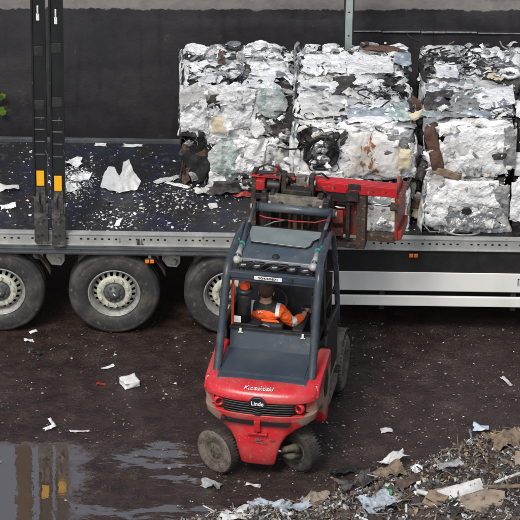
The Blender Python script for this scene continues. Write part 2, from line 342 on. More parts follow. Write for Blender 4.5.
# ------------------------------------------------------------------ ground
def ground_material():
    m = bpy.data.materials.new('wet_mud_asphalt'); m.use_nodes = True; nt = m.node_tree; N = nt.nodes; L = nt.links
    b = N['Principled BSDF']; tc = N.new('ShaderNodeTexCoord'); O = tc.outputs['Object']
    def nzt(scale, det=8, rg=.6, sc=(1, 1, 1)):
        mp = N.new('ShaderNodeMapping'); mp.inputs['Scale'].default_value = sc; L.new(O, mp.inputs[0])
        n = N.new('ShaderNodeTexNoise'); n.inputs['Scale'].default_value = scale; n.inputs['Detail'].default_value = det; n.inputs['Roughness'].default_value = rg
        L.new(mp.outputs[0], n.inputs['Vector']); return n.outputs['Fac']
    def mr(v, a, z, c=0., d=1.):
        r = N.new('ShaderNodeMapRange'); r.interpolation_type = 'SMOOTHSTEP'
        for k, x in zip(('From Min', 'From Max', 'To Min', 'To Max'), (a, z, c, d)): r.inputs[k].default_value = x
        L.new(v, r.inputs['Value']); return r.outputs['Result']
    def mth(op, a, b_=None):
        n = N.new('ShaderNodeMath'); n.operation = op
        for i, v in enumerate((a, b_)):
            if v is None: continue
            if isinstance(v, (int, float)): n.inputs[i].default_value = v
            else: L.new(v, n.inputs[i])
        return n.outputs[0]
    def mixc(f, a, c):
        n = N.new('ShaderNodeMix'); n.data_type = 'RGBA'; L.new(f, n.inputs['Factor'])
        for i, v in ((6, a), (7, c)):
            if isinstance(v, tuple): n.inputs[i].default_value = (*v, 1)
            else: L.new(v, n.inputs[i])
        return n.outputs[2]
    sep = N.new('ShaderNodeSeparateXYZ'); L.new(O, sep.inputs[0]); X, Y = sep.outputs[0], sep.outputs[1]
    big = nzt(.9, 5); med = nzt(5, 8, .65); fine = nzt(38, 8, .7); xfine = nzt(150, 4, .7)
    # where standing water lies: left foreground, fading rightwards in streaks
    edge = mth('ADD', mth('ADD', mth('MULTIPLY', Y, -1), -2.42), mth('MULTIPLY', mth('SUBTRACT', med, .5), .35))     # >0 nearer than y=-2.42
    left = mth('ADD', mth('MULTIPLY', mth('ADD', X, 1.90), -1), mth('MULTIPLY', mth('SUBTRACT', med, .5), .9))
    def pool(cx, cy, rx, ry):
        dx = mth('DIVIDE', mth('SUBTRACT', X, cx), rx); dy = mth('DIVIDE', mth('SUBTRACT', Y, cy), ry)
        r2 = mth('ADD', mth('MULTIPLY', dx, dx), mth('MULTIPLY', dy, dy))
        return mth('SUBTRACT', mth('ADD', 1., mth('MULTIPLY', mth('SUBTRACT', nzt(4.5, 6, .6, (.55, 1.6, 1)), .5), 7.)), r2)
    P = pool(-1.15, -2.68, .60, .26)
    for a_ in ((-1.25, -3.78, 1.1, .16), (-.85, -3.12, .40, .12), (-1.0, -2.42, .30, .07), (.1, -3.9, .4, .1)): P = mth('MAXIMUM', P, pool(*a_))
    P = mr(P, .25, .95)
    A = mth('MAXIMUM', mth('MULTIPLY', mr(edge, -.05, .09), mr(left, -.25, .20)), P)
    st = nzt(1.3, 7, .62, (.8, 1.3, 1))
    area = mth('MULTIPLY', mr(Y, -2.9, -2.25, 1., 0.), mr(X, -1.2, 0.2, 1., 0.))
    Bm = mth('MULTIPLY', mr(st, .50, .62), mr(area, .2, .6)); Bm = mth('MULTIPLY', Bm, mr(med, .38, .56, .15, .45))
    pud = mth('MAXIMUM', A, mth('MULTIPLY', Bm, .5))
    wet = mr(big, .35, .7)
    c = mixc(mr(med, .35, .7), (.020, .0112, .0095), (.052, .030, .0245))
    c = mixc(mr(fine, .54, .68), c, (.078, .058, .050))
    c = mixc(mth('MULTIPLY', mr(nzt(2.6, 8, .7), .52, .64), mr(fine, .42, .60)), c, (.095, .072, .064))
    c = mixc(mr(xfine, .64, .74), c, (.14, .115, .10))
    c = mixc(mr(fine, .30, .42, 1., 0.), c, (.008, .006, .006))
    c = mixc(mth('MULTIPLY', pud, .8), c, (.070, .047, .032))
    L.new(c, b.inputs['Base Color'])
    ro = mth('ADD', mth('ADD', mr(wet, 0, 1, .42, .20), mr(X, -.5, 1.5, 0., .18)), mth('MULTIPLY', mth('SUBTRACT', fine, .5), .7))
    ro = mth('MULTIPLY', ro, mth('SUBTRACT', 1, mth('MULTIPLY', pud, .95)))
    L.new(mth('MAXIMUM', ro, .015), b.inputs['Roughness'])
    L.new(mr(A, .2, 1, 1.6, 3.3), b.inputs['IOR'])
    mp = N.new('ShaderNodeMapping'); mp.inputs['Rotation'].default_value = (0, 0, .12); mp.inputs['Scale'].default_value = (.45, 1.8, 1); L.new(O, mp.inputs[0])
    trk = N.new('ShaderNodeTexNoise'); trk.inputs['Scale'].default_value = 1.7; trk.inputs['Detail'].default_value = 5; L.new(mp.outputs[0], trk.inputs['Vector'])
    hgt = mth('ADD', mth('ADD', mth('MULTIPLY', med, .7), mth('MULTIPLY', trk.outputs['Fac'], .6)), mth('ADD', mth('MULTIPLY', fine, .34), mth('MULTIPLY', xfine, .10)))
    hgt = mth('MULTIPLY', hgt, mr(pud, .0, .55, 1., 0.))
    rip = mth('MULTIPLY', mth('MULTIPLY', nzt(5, 3, .5), .022), pud)
    bp = N.new('ShaderNodeBump'); bp.inputs['Strength'].default_value = .75; bp.inputs['Distance'].default_value = .05
    L.new(mth('ADD', hgt, rip), bp.inputs['Height']); L.new(bp.outputs[0], b.inputs['Normal'])
    return m
M['ground'] = ground_material()
g = MB(); bmesh.ops.create_grid(g.bm, x_segments=40, y_segments=40, size=500)
tag(g.build('ground', 'ground'), 'dark wet muddy yard surface', kind='structure')

# ------------------------------------------------------------------ wall
def wall_material():
    m = bpy.data.materials.new('tarred_wall'); m.use_nodes = True; nt = m.node_tree; N = nt.nodes; L = nt.links
    b = N['Principled BSDF']; tc = N.new('ShaderNodeTexCoord'); O = tc.outputs['Object']
    def nzt(scale, det=8, rg=.6):
        n = N.new('ShaderNodeTexNoise'); n.inputs['Scale'].default_value = scale; n.inputs['Detail'].default_value = det; n.inputs['Roughness'].default_value = rg
        L.new(O, n.inputs['Vector']); return n.outputs['Fac']
    def mr(v, a, z, c=0., d=1.):
        r = N.new('ShaderNodeMapRange'); r.interpolation_type = 'SMOOTHSTEP'
        for k, x in zip(('From Min', 'From Max', 'To Min', 'To Max'), (a, z, c, d)): r.inputs[k].default_value = x
        L.new(v, r.inputs['Value']); return r.outputs['Result']
    def mth(op, a, b_):
        n = N.new('ShaderNodeMath'); n.operation = op
        for i, v in enumerate((a, b_)):
            if isinstance(v, (int, float)): n.inputs[i].default_value = v
            else: L.new(v, n.inputs[i])
        return n.outputs[0]
    def mixc(f, a, c):
        n = N.new('ShaderNodeMix'); n.data_type = 'RGBA'; L.new(f, n.inputs['Factor'])
        for i, v in ((6, a), (7, c)):
            if isinstance(v, tuple): n.inputs[i].default_value = (*v, 1)
            else: L.new(v, n.inputs[i])
        return n.outputs[2]
    sep = N.new('ShaderNodeSeparateXYZ'); L.new(O, sep.inputs[0]); Z = sep.outputs[2]; X = sep.outputs[0]
    med = nzt(6, 8, .7); big = nzt(1.3); fine = nzt(45, 8, .7)
    lim = mth('ADD', Z, mth('MULTIPLY', mth('SUBTRACT', med, .5), .16)); lim = mth('SUBTRACT', lim, mth('MULTIPLY', X, .012))
    bare = mr(lim, 2.69, 2.71)
    dark = mixc(mr(big, .35, .7), (.028, .027, .030), (.041, .038, .040))
    dark = mixc(mr(fine, .62, .75), dark, (.075, .07, .07))
    dark = mixc(mr(fine, .3, .4, 1., 0.), dark, (.014, .013, .016))
    lite = mixc(mr(med, .4, .7), (.26, .24, .225), (.19, .175, .165))
    mp = N.new('ShaderNodeMapping'); mp.inputs['Scale'].default_value = (3.5, 1, .5); L.new(O, mp.inputs[0])
    run = N.new('ShaderNodeTexNoise'); run.inputs['Scale'].default_value = 2.; run.inputs['Detail'].default_value = 7; L.new(mp.outputs[0], run.inputs['Vector'])
    dark = mixc(mr(run.outputs['Fac'], .52, .72), dark, (.024, .023, .026)); dark = mixc(mr(nzt(2.7, 9, .75), .60, .68), dark, (.068, .064, .064))
    L.new(mixc(bare, dark, lite), b.inputs['Base Color']); L.new(mr(med, .3, .7, .32, .62), b.inputs['Roughness'])
    bp = N.new('ShaderNodeBump'); bp.inputs['Strength'].default_value = .35; bp.inputs['Distance'].default_value = .03
    L.new(mth('ADD', mth('MULTIPLY', med, .6), mth('MULTIPLY', fine, .35)), bp.inputs['Height']); L.new(bp.outputs[0], b.inputs['Normal'])
    return m
M['wall'] = wall_material()
w = empty('concrete_wall', (0, 3.35, 0)); tag(w, 'long dark tarred concrete wall with bare taupe band along its top', 'wall')
q = MB()
# front face relief grid + solid back
nx, nz_ = 260, 60
V = [[q.bm.verts.new((-14 + 28 * i / nx, -.15 + .018 * nz3((-14 + 28 * i / nx, j * .15, 3)) + .03 * max(0, noise.noise(Vector((i * .05, j * .16, 8)))), 2.95 * j / nz_)) for i in range(nx + 1)] for j in range(nz_ + 1)]
for j in range(nz_):
    for i in range(nx):
        f = q.bm.faces.new((V[j][i], V[j][i + 1], V[j + 1][i + 1], V[j + 1][i])); f.smooth = True
q.box((0, .05, 1.47), (28, .36, 2.94))
q.build('wall', 'wall', w, normals=False)
q = MB()
x = .98
while x < 13:
    L_ = rnd.uniform(.25, .8); q.beam((x, -.146, 2.44 + rnd.uniform(-.006, .006)), (x + L_, -.146, 2.44 + rnd.uniform(-.006, .006)), .05, rnd.uniform(.004, .010)); x += L_ + rnd.uniform(0, .03)
q.build('mortar_joint', 'sg', w)
q = MB(); q.box((0, .02, 3.0), (28, .42, .10)); q.build('coping', 'dusty', w, .01)

# steel column beyond the wall (seen mirrored in the puddle)
q = MB(); q.box((0, 0, 3.6), (.20, .25, 7.2)); q.box((0, 0, .02), (.4, .4, .04))
c_ = q.build('steel_column', 'brownsteel'); c_.location = (-3.12, 5.2, 0); tag(c_, 'tall brown steel column beyond the wall, mirrored in the puddle', 'column')

# weed on the wall
wd = empty('wall_weed', (-3.195, 3.17, 1.26)); tag(wd, 'small bright green weed growing against the dark wall', 'plant')
q = MB(); q.tube([(0, 0, 0), (.0, -.03, .1), (.02, -.04, .2), (.03, -.05, .28)], .005, 6)
q.build('stem', 'stem', wd)
for k in range(7):
    q = MB(); a = k * 1.0; z = .03 + k * .036; l = .12
    o_ = Vector((.01, -.04, z)); d = Vector((math.cos(a) * .8, -.25, .6)).normalized(); s_ = Vector((.2, -1, .3)).cross(d).normalized()
    v = [q.bm.verts.new(o_ + d * l * t + s_ * wv * l) for t, wv in ((0, 0), (.3, .3), (.65, .32), (1, 0), (.65, -.32), (.3, -.3))]
    q.bm.faces.new(v); q.build('leaf', 'leaf', wd)

# ------------------------------------------------------------------ trailer
tr = empty('flatbed_trailer', (0, 0, 0)); tag(tr, 'long open sided semi trailer with dark blue deck, loaded with bales', 'trailer')
X0, X1 = -6.2, 6.4
def deck_material():
    m = mat('wet_blue_deck', (.016, .020, .040), (.020, .019, .020), .34, 0, 2.2, .38, .58, .5, 30, (.055, .05, .048), .55, .66, 11, rough2=.16)
    return m
M['deck'] = deck_material()
q = MB(); q.box(((X0 + X1) / 2, 1.24, 1.27), (X1 - X0, 2.30, .04)); q.build('deck', 'deck', tr)
# near side rail; small dark blocks on its face stand in for shaded holes
q = MB()
q.box(((X0 + X1) / 2, .045, 1.245), (X1 - X0, .075, .15))
q.box(((X0 + X1) / 2, .003, 1.312), (X1 - X0, .012, .018)); q.box(((X0 + X1) / 2, .0, 1.180), (X1 - X0, .03, .016))
x = X0 + .3; k = 0
while x < X1 - .2:
    if k % 7 != 6: q.box((x, .0065, 1.252), (.026, .006, .020), mi=1)
    x += .079; k += 1
q.build('side_rail', ['galv', 'hole'], tr, .003)
XB = .75; q = MB(); q.box(((X0 + XB) / 2, .02, 1.113), (XB - X0, .07, .108)); q.box(((X0 + XB) / 2, -.018, 1.135), (XB - X0, .012, .02)); q.box(((X0 + XB) / 2, -.018, 1.085), (XB - X0, .012, .02))
q.build('edge_beam', 'beam', tr, .004)
q = MB(); q.box(((X0 + X1) / 2, 2.425, 1.25), (X1 - X0, .06, .16)); q.build('side_rail', 'beam', tr, .004)
# chassis
q = MB()
for y in (.72, 1.78): q.box(((X0 + X1) / 2, y, .93), (X1 - X0, .14, .42))
x = X0 + .4
while x < X1: q.box((x, 1.24, 1.14), (.08, 2.2, .13)); x += .55
q.build('chassis', 'chassis', tr)
q = MB(); q.box((3.6, .05, 1.02), (5.68, .06, .29)); q.box((3.6, .22, .63), (5.68, .02, .5)); q.build('dark_backing', 'chassis', tr)  # black sheets standing in for the shaded space under the deck
# side guard planks
q = MB(); q.box((3.55, .03, .758), (5.75, .035, .246)); q.build('side_guard', 'alu', tr, .012, 3)
q = MB(); q.box((3.55, .03, .505), (5.75, .035, .128)); q.build('side_guard', 'alu', tr, .012, 3)
for x in (1.4, 2.9, 4.4, 5.9): q = MB(); q.box((x, .07, .68), (.06, .04, .6)); q.build('guard_bracket', 'chassis', tr)
q = MB()
for dx, dz, w_, h_ in ((-.02, .03, .012, .09), (.005, .03, .012, .09), (-.008, .07, .035, .01), (.02, .0, .01, .03)): q.box((2.965 + dx, .009, .74 + dz), (w_, .003, h_))
q.build('maker_mark', 'sg', tr)
# marker lamps
for (x, z, y) in ((-1.255, .985, -.01), (1.74, 1.118, -.026)):
    q = MB(); q.box((x, y + .012, z), (.115, .02, .055)); lp = q.build('marker_lamp', 'black', tr, .005)
    q = MB(); q.box((x - .027, y - .006, z), (.046, .02, .042)); q.box((x + .027, y - .006, z), (.046, .02, .042)); q.build('lens', 'lamp_orange', lp, .006)
q = MB(); q.box((-1.255, .03, 1.03), (.03, .02, .07)); q.build('lamp_bracket', 'bracket', tr)
# suspension brackets & mudguards
def hanger(x):
    q = MB(); q.prism([(x - .08, 1.06), (x + .13, 1.06), (x + .13, .88), (x + .09, .82), (x - .02, .83), (x - .08, .92)], .16, .24, 'Y')
    q.cyl((x + .06, .13, .9), (x + .06, .27, .9), .03); q.box((x - .18, .3, .95), (.12, .1, .2))
    return q.build('suspension_hanger', 'bracket', tr, .006)
for x in (-2.36, -1.04, .27): hanger(x)
WX = (-2.977, -1.662, -.34)
for x in WX:
    q = MB(); n = 22
    for (r0, r1) in ((.565, .575),):
        rings = []
        for k in range(n + 1):
            a = R(18 + 125 * k / n)
            cx = x + .04
            rings.append([(cx + r * math.cos(a), y, .525 + r * math.sin(a)) for r, y in ((r0, .16), (r1, .16), (r1, .55), (r0, .55))])
        q.loft(rings)
    q.build('mudguard', 'mudguard', tr)
    q = MB(); q.cyl((x, .3, .525), (x, 2.2, .525), .07); q.build('axle', 'chassis', tr)
# wheel
def trailer_wheel(x, y0=.03, first=None):
    wh = empty('wheel', (x, y0, .525)); wh.parent = tr
    q = MB()
    prof = [(.300, .035), (.315, .012), (.345, .0), (.40, -.006), (.45, -.002), (.468, .006), (.472, .004), (.50, .022), (.518, .045), (.525, .07), (.525, .12), (.515, .125), (.515, .135), (.525, .14), (.525, .19),
            (.515, .195), (.515, .205), (.525, .21), (.525, .30), (.50, .35), (.40, .38), (.30, .35)]
    q.lathe(prof, (0, 0, 0), 'Y', 72)
    t = q.build('tyre', 'rubber', wh)
    q = MB()
    q.lathe([(.300, .045), (.302, .022), (.292, .018), (.286, .024), (.284, .04), (.268, .05), (.262, .09), (.258, .13)], (0, 0, 0), 'Y', 64)
    q.lathe([(.258, .13), (.240, .105)], (0, 0, 0), 'Y', 64)
    q.lathe([(.200, .075), (.17, .07)], (0, 0, 0), 'Y', 64)
    # spokes between the hand holes
    n = 20
    for k in range(n):
        a0 = 2 * math.pi * (k) / n; a1 = a0 + 2 * math.pi / n * .52
        vs = []
        for rr, yy in ((.200, .075), (.242, .107)):
            vs.append([q.bm.verts.new((rr * math.cos(a), yy, rr * math.sin(a))) for a in (a0, (a0 + a1) / 2, a1)])
        for i in range(2): q.bm.faces.new((vs[0][i], vs[0][i + 1], vs[1][i + 1], vs[1][i]))
    q.build('rim', 'rimsteel', wh)
    q = MB(); q.lathe([(.0, .16), (.27, .16)], (0, 0, 0), 'Y', 32); q.build('brake_drum', 'hole', wh)
    q = MB(); q.lathe([(.203, .072), (.198, .052), (.185, .046), (.135, .042), (.125, .05), (.12, .07)], (0, 0, 0), 'Y', 64)
    for k in range(10):
        a = 2 * math.pi * (k + .3) / 10; p = (.165 * math.cos(a), 0, .165 * math.sin(a))
        q.tube([(p[0], .046, p[2]), (p[0], .018, p[2])], [.019, .016], 8)
    q.build('wheel_ring', 'cream', wh)
    q = MB(); q.lathe([(.122, .07), (.12, .03), (.10, .018), (.062, .014), (.058, -.005), (.03, -.012), (0.001, -.012)], (0, 0, 0), 'Y', 40)
    for k in range(10):
        a = 2 * math.pi * k / 10; q.tube([(.088 * math.cos(a), .02, .088 * math.sin(a)), (.088 * math.cos(a), .002, .088 * math.sin(a))], .013, 8)
    q.build('hub', 'hubdark', wh)
    q = MB(); q.box((0, -.014, .004), (.034, .004, .012), (0, .4, 0)); q.build('hub_badge', 'alu', wh)
    return wh
w0 = trailer_wheel(WX[0])
for x in WX[1:]:
    c = w0.copy(); COL.objects.link(c); c.location.x = x
    c.rotation_euler = (0, rnd.uniform(0, 6), 0)
    for ch in list(w0.children):
        d = ch.copy(); COL.objects.link(d); d.parent = c
# near sliding posts
def near_post(x, zb, zt, my, seed):
    p = empty('side_post', (x, -.035, 0)); p.parent = tr
    q = MB()
    q.box((0, 0, (zb + zt) / 2 + .35), (.115, .06, zt - zb - .7))
    for s in (-1, 1):
        q.box((s * .069, -.012, (zb + zt) / 2 + .3), (.022, .075, zt - zb - .6))
        q.box((s * .058, -.036, (zb + zt) / 2 + .4), (.004, .012, zt - zb - .9))
    q.build('post_profile', 'blackp', p, .004)
    q = MB(); q.box((0, 0, zb + .36), (.158, .055, .72)); q.box((0, -.03, zb + .55), (.11, .02, .3)); q.prism([(-.079, zb), (.079, zb), (.06, zb - .03), (-.05, zb - .035)], -.028, .028, 'Y')
    q.build('lower_box', 'postgrey', p, .006)
    q = MB(); q.box((0, -.046, my), (.088, .012, .19)); q.build('reflector', 'yellow', p, .006)
    for z in (3.62, 2.96): q = MB(); q.box((0, -.034, z + seed * .04), (.112, .012, .12)); q.build('hinge_plate', 'sb', p, .004)
    for z in (2.35, 2.51, 2.66, 2.80): q = MB(); q.box((0, -.033, z - seed * .03), (.11, .008, .006)); q.build('slat_pocket', 'greyb', p)
    q = MB(); q.box((0, -.042, 4.03 - seed * .04), (.035, .018, .08)); q.tube([(0, -.045, 4.06 - seed * .04), (0, -.05, 4.17 - seed * .04)], .011, 8)
    q.build('latch', 'alu', p, .006)
    q = MB()
    q.tube([(-.012, -.036, my - .13), (-.014, -.05, my - .2), (-.008, -.04, my - .33)], .008, 8)
    q.box((.003, -.045, my - .38), (.03, .02, .10)); q.build('tension_lever', 'sb' if seed == 0 else 'steel', p)
near_post(-2.475, 1.24, 4.35, 2.056, 0)
near_post(-2.278, 1.20, 4.35, 1.995, 1)
# small clip on rail
q = MB(); q.box((-1.385, -.002, 1.225), (.03, .006, .075)); q.box((-1.345, -.002, 1.225), (.006, .006, .075)); q.box((-1.36, -.002, 1.195), (.07, .008, .01)); q.build('rail_clip', 'rust', tr)
# far post
p = empty('side_post', (1.0, 2.47, 0)); p.parent = tr
q = MB(); q.box((0, 0, 2.8), (.085, .06, 3.1)); q.build('post_profile', 'farpost', p, .004)
for s in (-1, 1): q = MB(); q.box((s * .052, .0, 2.8), (.016, .07, 3.1)); q.build('post_edge', 'chassis', p, .003)
for z in (2.72, 3.02): q = MB(); q.box((0, -.032, z), (.02, .006, .014)); q.build('post_slot', 'hole', p)
# cant rails & end frames above
for y in (.0, 2.47): q = MB(); q.box(((X0 + X1) / 2, y, 4.42), (X1 - X0, .09, .12)); q.build('cant_rail', 'blackp', tr)
for y in (.05, 2.43):
    for x in (X0 + .05, X1 - .05): q = MB(); q.box((x, y, 2.8), (.1, .1, 3.2)); q.build('corner_post', 'blackp', tr)

# ------------------------------------------------------------------ forklift
FK = R(-10)
fk = empty('forklift', (0, -3.12, 0), FK); tag(fk, 'red and slate blue forklift with bale clamp reaching over the trailer edge', 'forklift')
def mudded(name, clean, mudc, z0, z1, rough=.4):
    """paint with dried mud below a height and at corners (object space)"""
    m = mat(name, clean, (clean[0] * .80, .085, .075), rough, 0, 2.8, .38, .70, .12, 45, (.33, .20, .17), .60, .72, 34, spec=.6, rough2=.6)
    nt = m.node_tree; N = nt.nodes; L = nt.links; b = N['Principled BSDF']
    src = b.inputs['Base Color'].links[0].from_socket
    tc = N.new('ShaderNodeTexCoord'); sep = N.new('ShaderNodeSeparateXYZ'); L.new(tc.outputs['Object'], sep.inputs[0])
    n = N.new('ShaderNodeTexNoise'); n.inputs['Scale'].default_value = 7; n.inputs['Detail'].default_value = 8; n.inputs['Roughness'].default_value = .65; L.new(tc.outputs['Object'], n.inputs['Vector'])
    def mth(op, a, c):
        k = N.new('ShaderNodeMath'); k.operation = op
        for i, v in enumerate((a, c)):
            if isinstance(v, (int, float)): k.inputs[i].default_value = v
            else: L.new(v, k.inputs[i])
        return k.outputs[0]
    ax = mth('ABSOLUTE', sep.outputs[0], 0)
    band = mth('SUBTRACT', mth('MULTIPLY', mth('SUBTRACT', ax, .36), 5.), mth('MULTIPLY', mth('ABSOLUTE', mth('SUBTRACT', sep.outputs[2], .76), 0), 4.5))
    # low down anywhere or on the outer wheel-arch corners
    low = mth('MULTIPLY', mth('SUBTRACT', z0, sep.outputs[2]), 3.)
    f0 = mth('ADD', mth('MAXIMUM', band, low), mth('MULTIPLY', mth('SUBTRACT', n.outputs['Fac'], .5), 2.2))
    r = N.new('ShaderNodeMapRange'); r.interpolation_type = 'SMOOTHSTEP'; r.inputs['From Min'].default_value = .12; r.inputs['From Max'].default_value = .5; L.new(f0, r.inputs['Value'])
    mx = N.new('ShaderNodeMix'); mx.data_type = 'RGBA'; L.new(mth('MULTIPLY', r.outputs[0], .85), mx.inputs['Factor']); L.new(src, mx.inputs[6]); mx.inputs[7].default_value = (*mudc, 1)
    L.new(mx.outputs[2], b.inputs['Base Color'])
    rr = N.new('ShaderNodeMapRange'); rr.inputs['To Min'].default_value = rough; rr.inputs['To Max'].default_value = .85; L.new(r.outputs[0], rr.inputs['Value']); L.new(rr.outputs[0], b.inputs['Roughness'])
    return m
M['redmud'] = mudded('red_counterweight_paint', (.58, .018, .028), (.25, .205, .155), .12, .7, .24)

def plan(w, yb, yf, e=2.4, n=40, bow=.28):
    """outline from left front round the rear to right front"""
    pts = []
    for k in range(n + 1):
        t = math.pi * k / n
        c, s = math.cos(t), math.sin(t)
        x = -w * math.copysign(abs(c) ** (2 / e), c); y = yb + bow * (1 - abs(s) ** (2 / e))
        pts.append((x, y))
    return pts + [(w, yf), (-w, yf)]
levels = [  # z, half width, rear y, front y, bow
    (.17, .165, .05, .30, .03), (.20, .185, .02, .32, .04), (.34, .215, .0, .34, .05), (.46, .25, .0, .36, .06), (.55, .31, .01, .4, .08),
    (.62, .42, .02, .45, .14), (.68, .54, .02, .5, .20), (.72, .59, .01, .8, .24), (.80, .605, -.02, .9, .27), (.815, .607, -.02, .9, .27)]
q = MB(); q.loft([[(x, y, z) for x, y in plan(w, yb, yf, 2.5, 40, bow)] for z, w, yb, yf, bow in levels])
cw = q.build('counterweight', 'redmud', fk, .008)
# upper band: recessed grille zone then red brow and top
up = [(.80, .575, .02, .9, .27), (.965, .56, .05, .9, .27)]
q = MB(); q.loft([[(x, y, z) for x, y in plan(w, yb, yf, 2.5, 40, bow)] for z, w, yb, yf, bow in up]); q.build('grille_backing', 'sb', fk)
brow = [(.955, .60, .0, .9, .27), (.975, .612, -.02, .9, .27), (1.03, .612, -.012, .9, .27), (1.075, .60, .03, .9, .27), (1.10, .58, .10, .9, .25), (1.115, .55, .18, .9, .22)]
q = MB(); q.loft([[(x, y, z) for x, y in plan(w, yb, yf, 2.5, 40, bow)] for z, w, yb, yf, bow in brow]); q.build('counterweight_brow', 'redmud', fk, .006)
# side pillars of grille zone (red corners beside lamps)
for s in (-1, 1):
    q = MB(); q.prism([(s * .50, .13), (s * .60, .22), (s * .612, .35), (s * .61, .9), (s * .5, .9)], .80, .97, 'Z'); q.build('corner_panel', 'redmud', fk, .01)
# grille slats follow the curve
q = MB()
for k in range(5):
    z = .832 + k * .029; wv = .40 - .02 * (k < 1)
    pts = [(x, y - .012, z - (.018 if abs(x) < .045 else 0)) for x, y in plan(.59, .0, .9, 2.5, 60, .27)[:-2] if abs(x) < wv]
    q.tube(pts, .009, 6)
q.build('grille', 'black', fk)
q = MB(); q.prism([(-.10, .93), (.10, .93), (.085, 1.0), (.045, 1.035), (-.045, 1.035), (-.085, 1.0)], -.035, .03, 'Y'); q.build('badge_housing', 'black', fk, .012, 3)
text_obj('badge_lettering', 'Linde', .062, 'white', fk, Matrix.Translation((0, -.042, .968)) @ Matrix.Rotation(R(80), 4, 'X'), .002)
q = MB(); q.prism([(-.03, .815), (.03, .815), (.045, .845), (-.045, .845)], -.03, .0, 'Y'); q.build('grille_catch', 'black', fk, .005)
# round rear lamps
for s in (-1, 1):
    rt = Matrix.Rotation(R(-24 * s), 3, 'Z')
    cpos = (s * .435, .075, .895)
    q = MB(); q.lathe([(.056, .02), (.058, -.012), (.050, -.022), (.034, -.02), (.031, .0)], cpos, 'Y', 28, rot=rt); lr = q.build('tail_lamp', 'orange', fk)
    q.bm if False else None
    lr.data.materials[0] = M['redhose'] if False else mat('lamp_ring_red', (.75, .02, .03), (.6, .02, .03), .25)
    q = MB(); q.lathe([(.034, -.004), (.001, -.004)], cpos, 'Y', 24, rot=rt); q.build('lens', 'sb', lr)
# lower slot and coupling
q = MB(); q.prism([(-.36, .735), (.36, .735), (.33, .695), (.10, .685), (-.10, .685), (-.33, .695)], -.012, .1, 'Y')
q.build('lower_slot', 'hole', fk, .004)
q = MB(); q.box((0, -.02, .69), (.07, .05, .13)); q.cyl((0, -.03, .60), (0, -.03, .66), .010); q.box((0, -.005, .585), (.22, .05, .03)); q.build('tow_coupling', 'red', fk, .008)
q = MB(); q.cyl((-.37, -.03, .725), (-.37, .05, .725), .03); q.cyl((-.30, -.02, .73), (-.30, .05, .73), .012); q.build('plug_socket', 'black', fk)
q = MB()
for k in range(7): q.box((rnd.uniform(-.02, .17), -.018 + .002 * k, rnd.uniform(.50, .55)), (rnd.uniform(.02, .07), .012, .006), (0, rnd.uniform(-.3, .3), 0))
q.box((0.03, -.008, .475), (.16, .01, .006), (0, .06, 0)); q.build('paint_scrape', 'dusty', fk)
# lettering on brow
text_obj('brow_lettering', 'Kuusakoski', .080, 'white_scraped', fk, Matrix.Translation((-.01, .062, 1.098)) @ Matrix.Rotation(R(3), 4, 'Z') @ Matrix.Rotation(R(22), 4, 'X'), .0015, .35, (.85, 1))
# red wings rising each side of the hood
for s in (-1, 1):
    q = MB()
    prof = [(.16, .99), (.25, 1.09), (.45, 1.12), (.72, 1.14), (.93, 1.16), (1.0, 1.14), (1.02, 1.05), (.98, .80), (.90, .42), (.80, .36), (.68, .40), (.60, .62), (.45, .76), (.3, .80)]
    q.prism(prof, s * .49, s * .622)
    q.build('side_wing', 'redmud', fk, .03, 4)
    q = MB(); q.prism([(.50, .93), (.62, 1.05), (.74, 1.05), (.80, .90), (.72, .74), (.60, .76)], s * .622, s * .63); q.build('wing_vent', 'black', fk, .006)
# hood
q = MB(); q.prism([(.16, 1.05), (.20, 1.118), (.30, 1.13), (.82, 1.165), (.82, 1.0), (.3, .95)], -.49, .49); q.build('hood', 'hood2', fk, .03, 4)
q = MB(); q.prism([(.27, 1.128), (.31, 1.140), (.74, 1.172), (.80, 1.160)], -.445, .445); q.build('hood_lid', 'hood2', fk, .006, 2)
# rear panel under window
q = MB(); q.prism([(.76, 1.14), (.82, 1.385), (.86, 1.385), (.86, 1.14)], -.455, .455); q.build('rear_panel', 'hood', fk, .008)
q = MB(); q.box((0, .815, 1.392), (.93, .05, .03)); q.build('window_sill', 'black', fk, .006)
for s in (-1, 1):
    q = MB(); q.box((s * .34, .79, 1.375), (.025, .03, .05)); q.box((s * .34, .785, 1.35), (.05, .012, .012)); q.build('window_hinge', 'alu', fk, .004)
